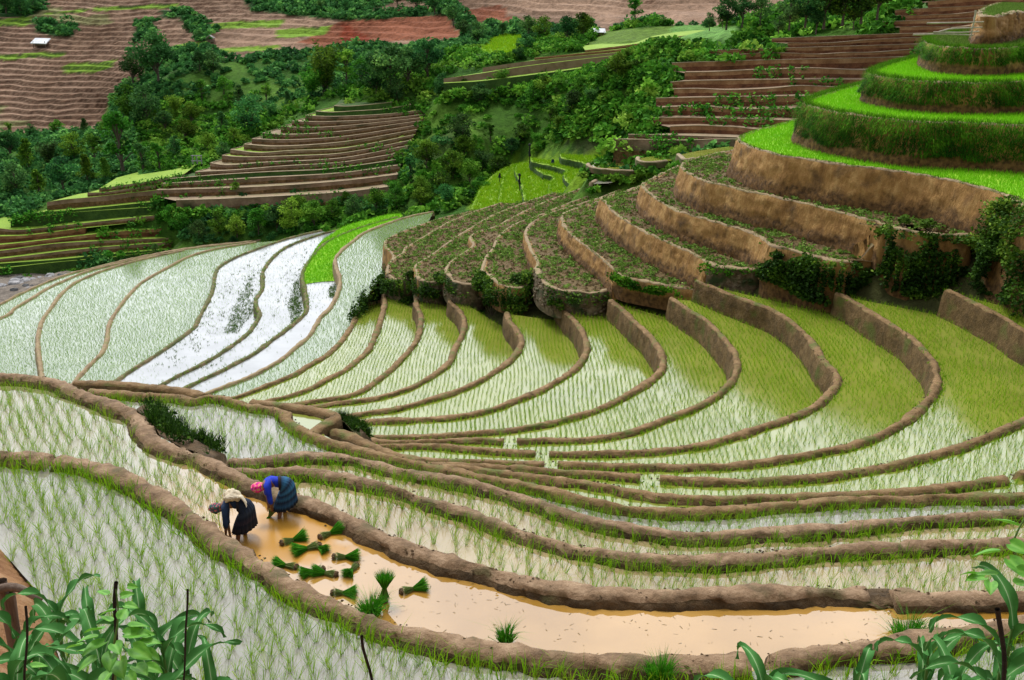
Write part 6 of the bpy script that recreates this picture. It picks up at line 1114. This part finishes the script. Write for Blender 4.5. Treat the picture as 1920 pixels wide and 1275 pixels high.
vine('bean_vine', [(200,1115,.7,2.6),(228,1118,.6,.3),(212,1145,.7,3.3),(235,1135,.7,-.2),(190,1180,1.0,2.9),(195,1205,1.25,-2.2),(235,1190,1.2,.2),(245,1175,1.0,.7),(210,1225,1.2,-1.4),(250,1215,1.2,-.5),(265,1205,1.0,.1),(225,1240,1.3,-1.2),(255,1250,1.1,-.7),(180,1235,1.0,-2.4),(150,1210,.9,2.9),(225,1160,.8,1.4),(205,1262,1.1,-1.8),(60,1250,.8,.6),(240,1100,.5,.2),(205,1165,.8,2.4),(180,1195,.9,-2.8),(262,1190,.8,.5),(272,1222,.9,-.3),(165,1222,.8,2.7),(215,1208,1.0,-1.0),(240,1265,1.0,-.9),(275,1250,.9,-.2)], .088, 'bright green bean vine climbing the dark stake', [(213,1290),(216,1220),(222,1160),(219,1105)], 4.5)
vine('bean_vine', [(1905,985,1.1,2.6),(1895,1020,1.0,-1.0),(1870,1035,1.15,2.8),(1893,1050,1.25,-1.2),(1868,1078,.95,2.9),(1845,1083,1.0,3.3),(1858,1092,.9,-2.0),(1905,1095,.9,.2),(1828,1075,.7,2.7),(1910,1070,1.0,-.4)], .085, 'bean vine with broad leaves hanging in at the right edge', [(1935,1100),(1915,1060),(1900,1015),(1925,960)], 4.4)
a = [Q(u, v, 4.5) for u, v in ((1872,1143),(1880,1180),(1884,1220),(1878,1280))]; a.append(Vector((a[-1].x, a[-1].y, slope_z(a[-1].x, a[-1].y)-.1))); pole('stake', a, .014, M['stake'], 'dark crooked twig stake at the bottom right', 'stake', kink=.03)
a = [Q(u, v, 7.2) for u, v in ((680,1192),(682,1215),(688,1245),(697,1280))]; a.append(Vector((a[-1].x+.05, a[-1].y, slope_z(a[-1].x, a[-1].y)-.1))); pole('stake', a, .014, M['stake'], 'lone dark twig sticking up at the bottom, left of the picture middle', 'stake', kink=.02)
fo = empty('wooden_fence', Q(20, 1150, 7.6)); tag(fo, 'rough wooden fence with a bent branch rail at the left edge', 'fence'); org = Vector(fo.location)
pole('rail', [Q(u, v, 7.6)-org for u, v in ((-60,1122),(0,1104),(22,1100),(45,1106),(65,1118),(80,1124))], .05, M['wood'], None, None, fo, kink=.01)
for (u0, v0, u1, v1) in ((3,1088,8,1170), (18,1108,16,1165)):
    t, b = Q(u0, v0, 7.7), Q(u1, v1, 7.7); b = Vector((b.x, b.y, slope_z(b.x, b.y)-.1)); pole('post', [t-org, b-org], .045, M['wood'], None, None, fo, kink=.01)
# ------------------------------------------------------------------ rails, scarecrows, huts, rocks
M['bamboo'] = mat('bare bamboo', [(.30, .26, .20), (.5, .45, .36)], scale=3)
fo = empty('rail_fence', Q(1815, 62, 58.5)); tag(fo, 'grey bamboo rails and post above the green hill at the top right', 'fence'); org = Vector(fo.location)
for pts in ([(1738,43.5),(1790,42.5),(1845,41)], [(1760,60),(1782,54),(1800,53),(1842,51)], [(1712,65),(1770,64),(1825,66)], [(1750,60.5),(1800,61),(1836,59)]): pole('rail', [Q(u, v, 58.5)-org for u, v in pts], .05, M['bamboo'], None, None, fo)
pole('post', [Q(1830, 19, 58.5)-org, Q(1825, 45, 58.5)-org, Q(1819, 72, 58.5)-org], .06, M['bamboo'], None, None, fo)
for (u, v, h, w, mk, lab, hd) in ((937,338,9,6,'black','black square rag on a stick near the gully edge of the bright rice',0), (974,354,16,5,'black','dark scarecrow with a knobbed top in the middle of the bright rice',1), (1036,318,13,9,'jacket_navy','dark blue rag on a stick beside the grassy step in the bright rice',0), (993,304,20,5,'black','tall dark scarecrow at the top of the bright rice',1), (1149,294,11,5,'black','dark scarecrow beside the olive pond',1)):
    p = P(u, v, {937: -12.4, 974: -12.0, 1036: -11.4, 993: -10.8, 1149: -9.4}[u]); s = FPX/(p.y*CP-(p.z-CH)*SP); H_ = h/s*1.5; o = empty('scarecrow', p); tag(o, lab, 'scarecrow'); V, F, A = tube([(0, 0, -.2), (0, 0, H_*.5), (.02, 0, H_)], [.05, .05, .04], 6); link('pole', mesh('pole', V, F), M['stake'], o)
    n = 9; G = np.zeros((n, 9, 3))
    for i in range(n):
        for j in range(9): a = 2*math.pi*j/8; f = i/(n-1); rr = w/s*.5*(.5+.5*f)*(1+.2*math.sin(3*a+i)); G[i, j] = (rr*math.cos(a), rr*.6*math.sin(a), H_*(.98-.62*f))
    link('rag', mesh('rag', G.reshape(-1, 3), [gridfaces(n, 9)], smooth=True), M[mk], o)
    if hd:
        bm = bmesh.new(); bmesh.ops.create_icosphere(bm, subdivisions=2, radius=.16)
        for v_ in bm.verts: v_.co = Vector((v_.co.x*(1+.2*nz(v_.co, 6)), v_.co.y, v_.co.z*1.2+H_+.1))
        me = bpy.data.meshes.new('head'); bm.to_mesh(me); bm.free(); link('head', me, M[mk], o)
M['whiteroof'] = mat('pale roof sheet', [(.5, .52, .54), (.75, .77, .78)], scale=.8); M['thatch'] = mat('grey thatch', [(.12, .11, .10), (.34, .32, .30)], scale=2, bump=.6)
def box(c, s, m, name, parent, rot=(0, 0, 0)):
    bm = bmesh.new(); bmesh.ops.create_cube(bm, size=1, matrix=Matrix.Translation(Vector(c)) @ Matrix.Rotation(rot[0], 4, 'X') @ Matrix.Rotation(rot[1], 4, 'Y') @ Matrix.Diagonal((*s, 1))); bmesh.ops.bevel(bm, geom=bm.edges[:], offset=min(s)*.12, segments=1, affect='EDGES')
    me = bpy.data.meshes.new(name); bm.to_mesh(me); bm.free(); return link(name, me, m, parent)
def hut(u, v, wpx, lab, roof, name='hut', gable=False, dd=0, wallm='wood', hw=.6, cat='hut'):
    p = hit(u, v, 100); s = FPX/(p.y*CP-(p.z-CH)*SP); w = wpx/s; o = empty(name, p+Vector((0, -.6, 0))); tag(o, lab, cat); h = w*hw
    for sx in (-1, 1):
        for sy in (-1, 1): box((sx*w*.4, sy*w*.3, h*.3), (w*.05, w*.05, h*1.3), M['wood'], 'post', o)
    box((0, .05, h*.3), (w*.72, w*.5, h*.62), M[wallm], 'wall', o)
    if gable:
        for sx in (-1, 1): box((sx*w*.25, 0, h*1.12), (w*.6, w*.9, w*.05), M[roof], 'roof', o, (0, sx*.62, 0))
    else: box((0, 0, h*.98), (w*1.08, w*.95, w*.06), M[roof], 'roof', o, (.32, .03, 0))
hut(80, 86, 27, 'open shed with a pale sloping sheet roof on the far brown hillside at the left', 'whiteroof', hw=.34)
hut(397, 79, 15, 'small gabled hut with grey roof on the far brown hillside', 'thatch', gable=True)
hut(1123, 66, 21, 'low hut with a white roof half hidden behind the ridge meadow', 'whiteroof', hw=.42, wallm='redwall')
p = Q(370, 306, 127); o = empty('timber_frame', p); tag(o, 'small grey timber frame standing at the left tip of the brown spur', 'timber frame'); M['greywood'] = mat('grey wood', [(.16, .17, .18), (.36, .37, .38)], scale=4)
for x in (-.55, 0, .55): box((x, 0, .45), (.1, .1, 1.1), M['greywood'], 'post', o)
for z in (.3, .95): box((0, -.1, z), (1.4, .09, .1), M['greywood'], 'rail', o)
for (u, v, s, mk, lab) in ((30,533,26,'rock','long white boulder at the left end of the riverbed'), (48,528,18,'rock','bright white boulder beside the dark round one in the riverbed'), (35,526,22,'rockdark','largest dark boulder in the riverbed'), (62,524,10,'rock','small white stone right of the dark boulder in the river'), (95,519,16,'rock','broad white boulder in the middle of the riverbed'), (113,518,12,'rockdark','dark stone near the upstream end of the riverbed'), (137,513,9,'rock','whitish stone closest to the green bank of the river'), (48,537,12,'rockdark','narrow dark stone in the middle of the river'), (52,541,9,'rock','small white stone in the middle of the river'), (27,545,14,'rockdark','flat dark stone at the white water of the river'), (4,537,14,'rock','white stone cut by the left edge in the river'), (75,521,8,'rock','pebble sized white stone above the river gravel'), (125,516,8,'rock','small white stone between dark stone and green bank'), (60,537,8,'rockdark','small dark stone near the dike in the river')):
    p = hit(u, v, 85); sc = FPX/(p.y*CP-(p.z-CH)*SP); r = s/sc/1.7; bm = bmesh.new(); bmesh.ops.create_icosphere(bm, subdivisions=3, radius=1)
    for w_ in bm.verts: c = w_.co.copy(); k = 1+.35*nz(c, 1.1, u)+.15*nz(c, 3, v); w_.co = Vector((c.x*r*k, c.y*r*.8*k, c.z*r*.55*k))
    me = bpy.data.meshes.new('boulder'); bm.to_mesh(me); bm.free(); o = tag(link('boulder', me, M[mk]), lab, 'boulder'); o.location = p+Vector((0, 0, r*.15))
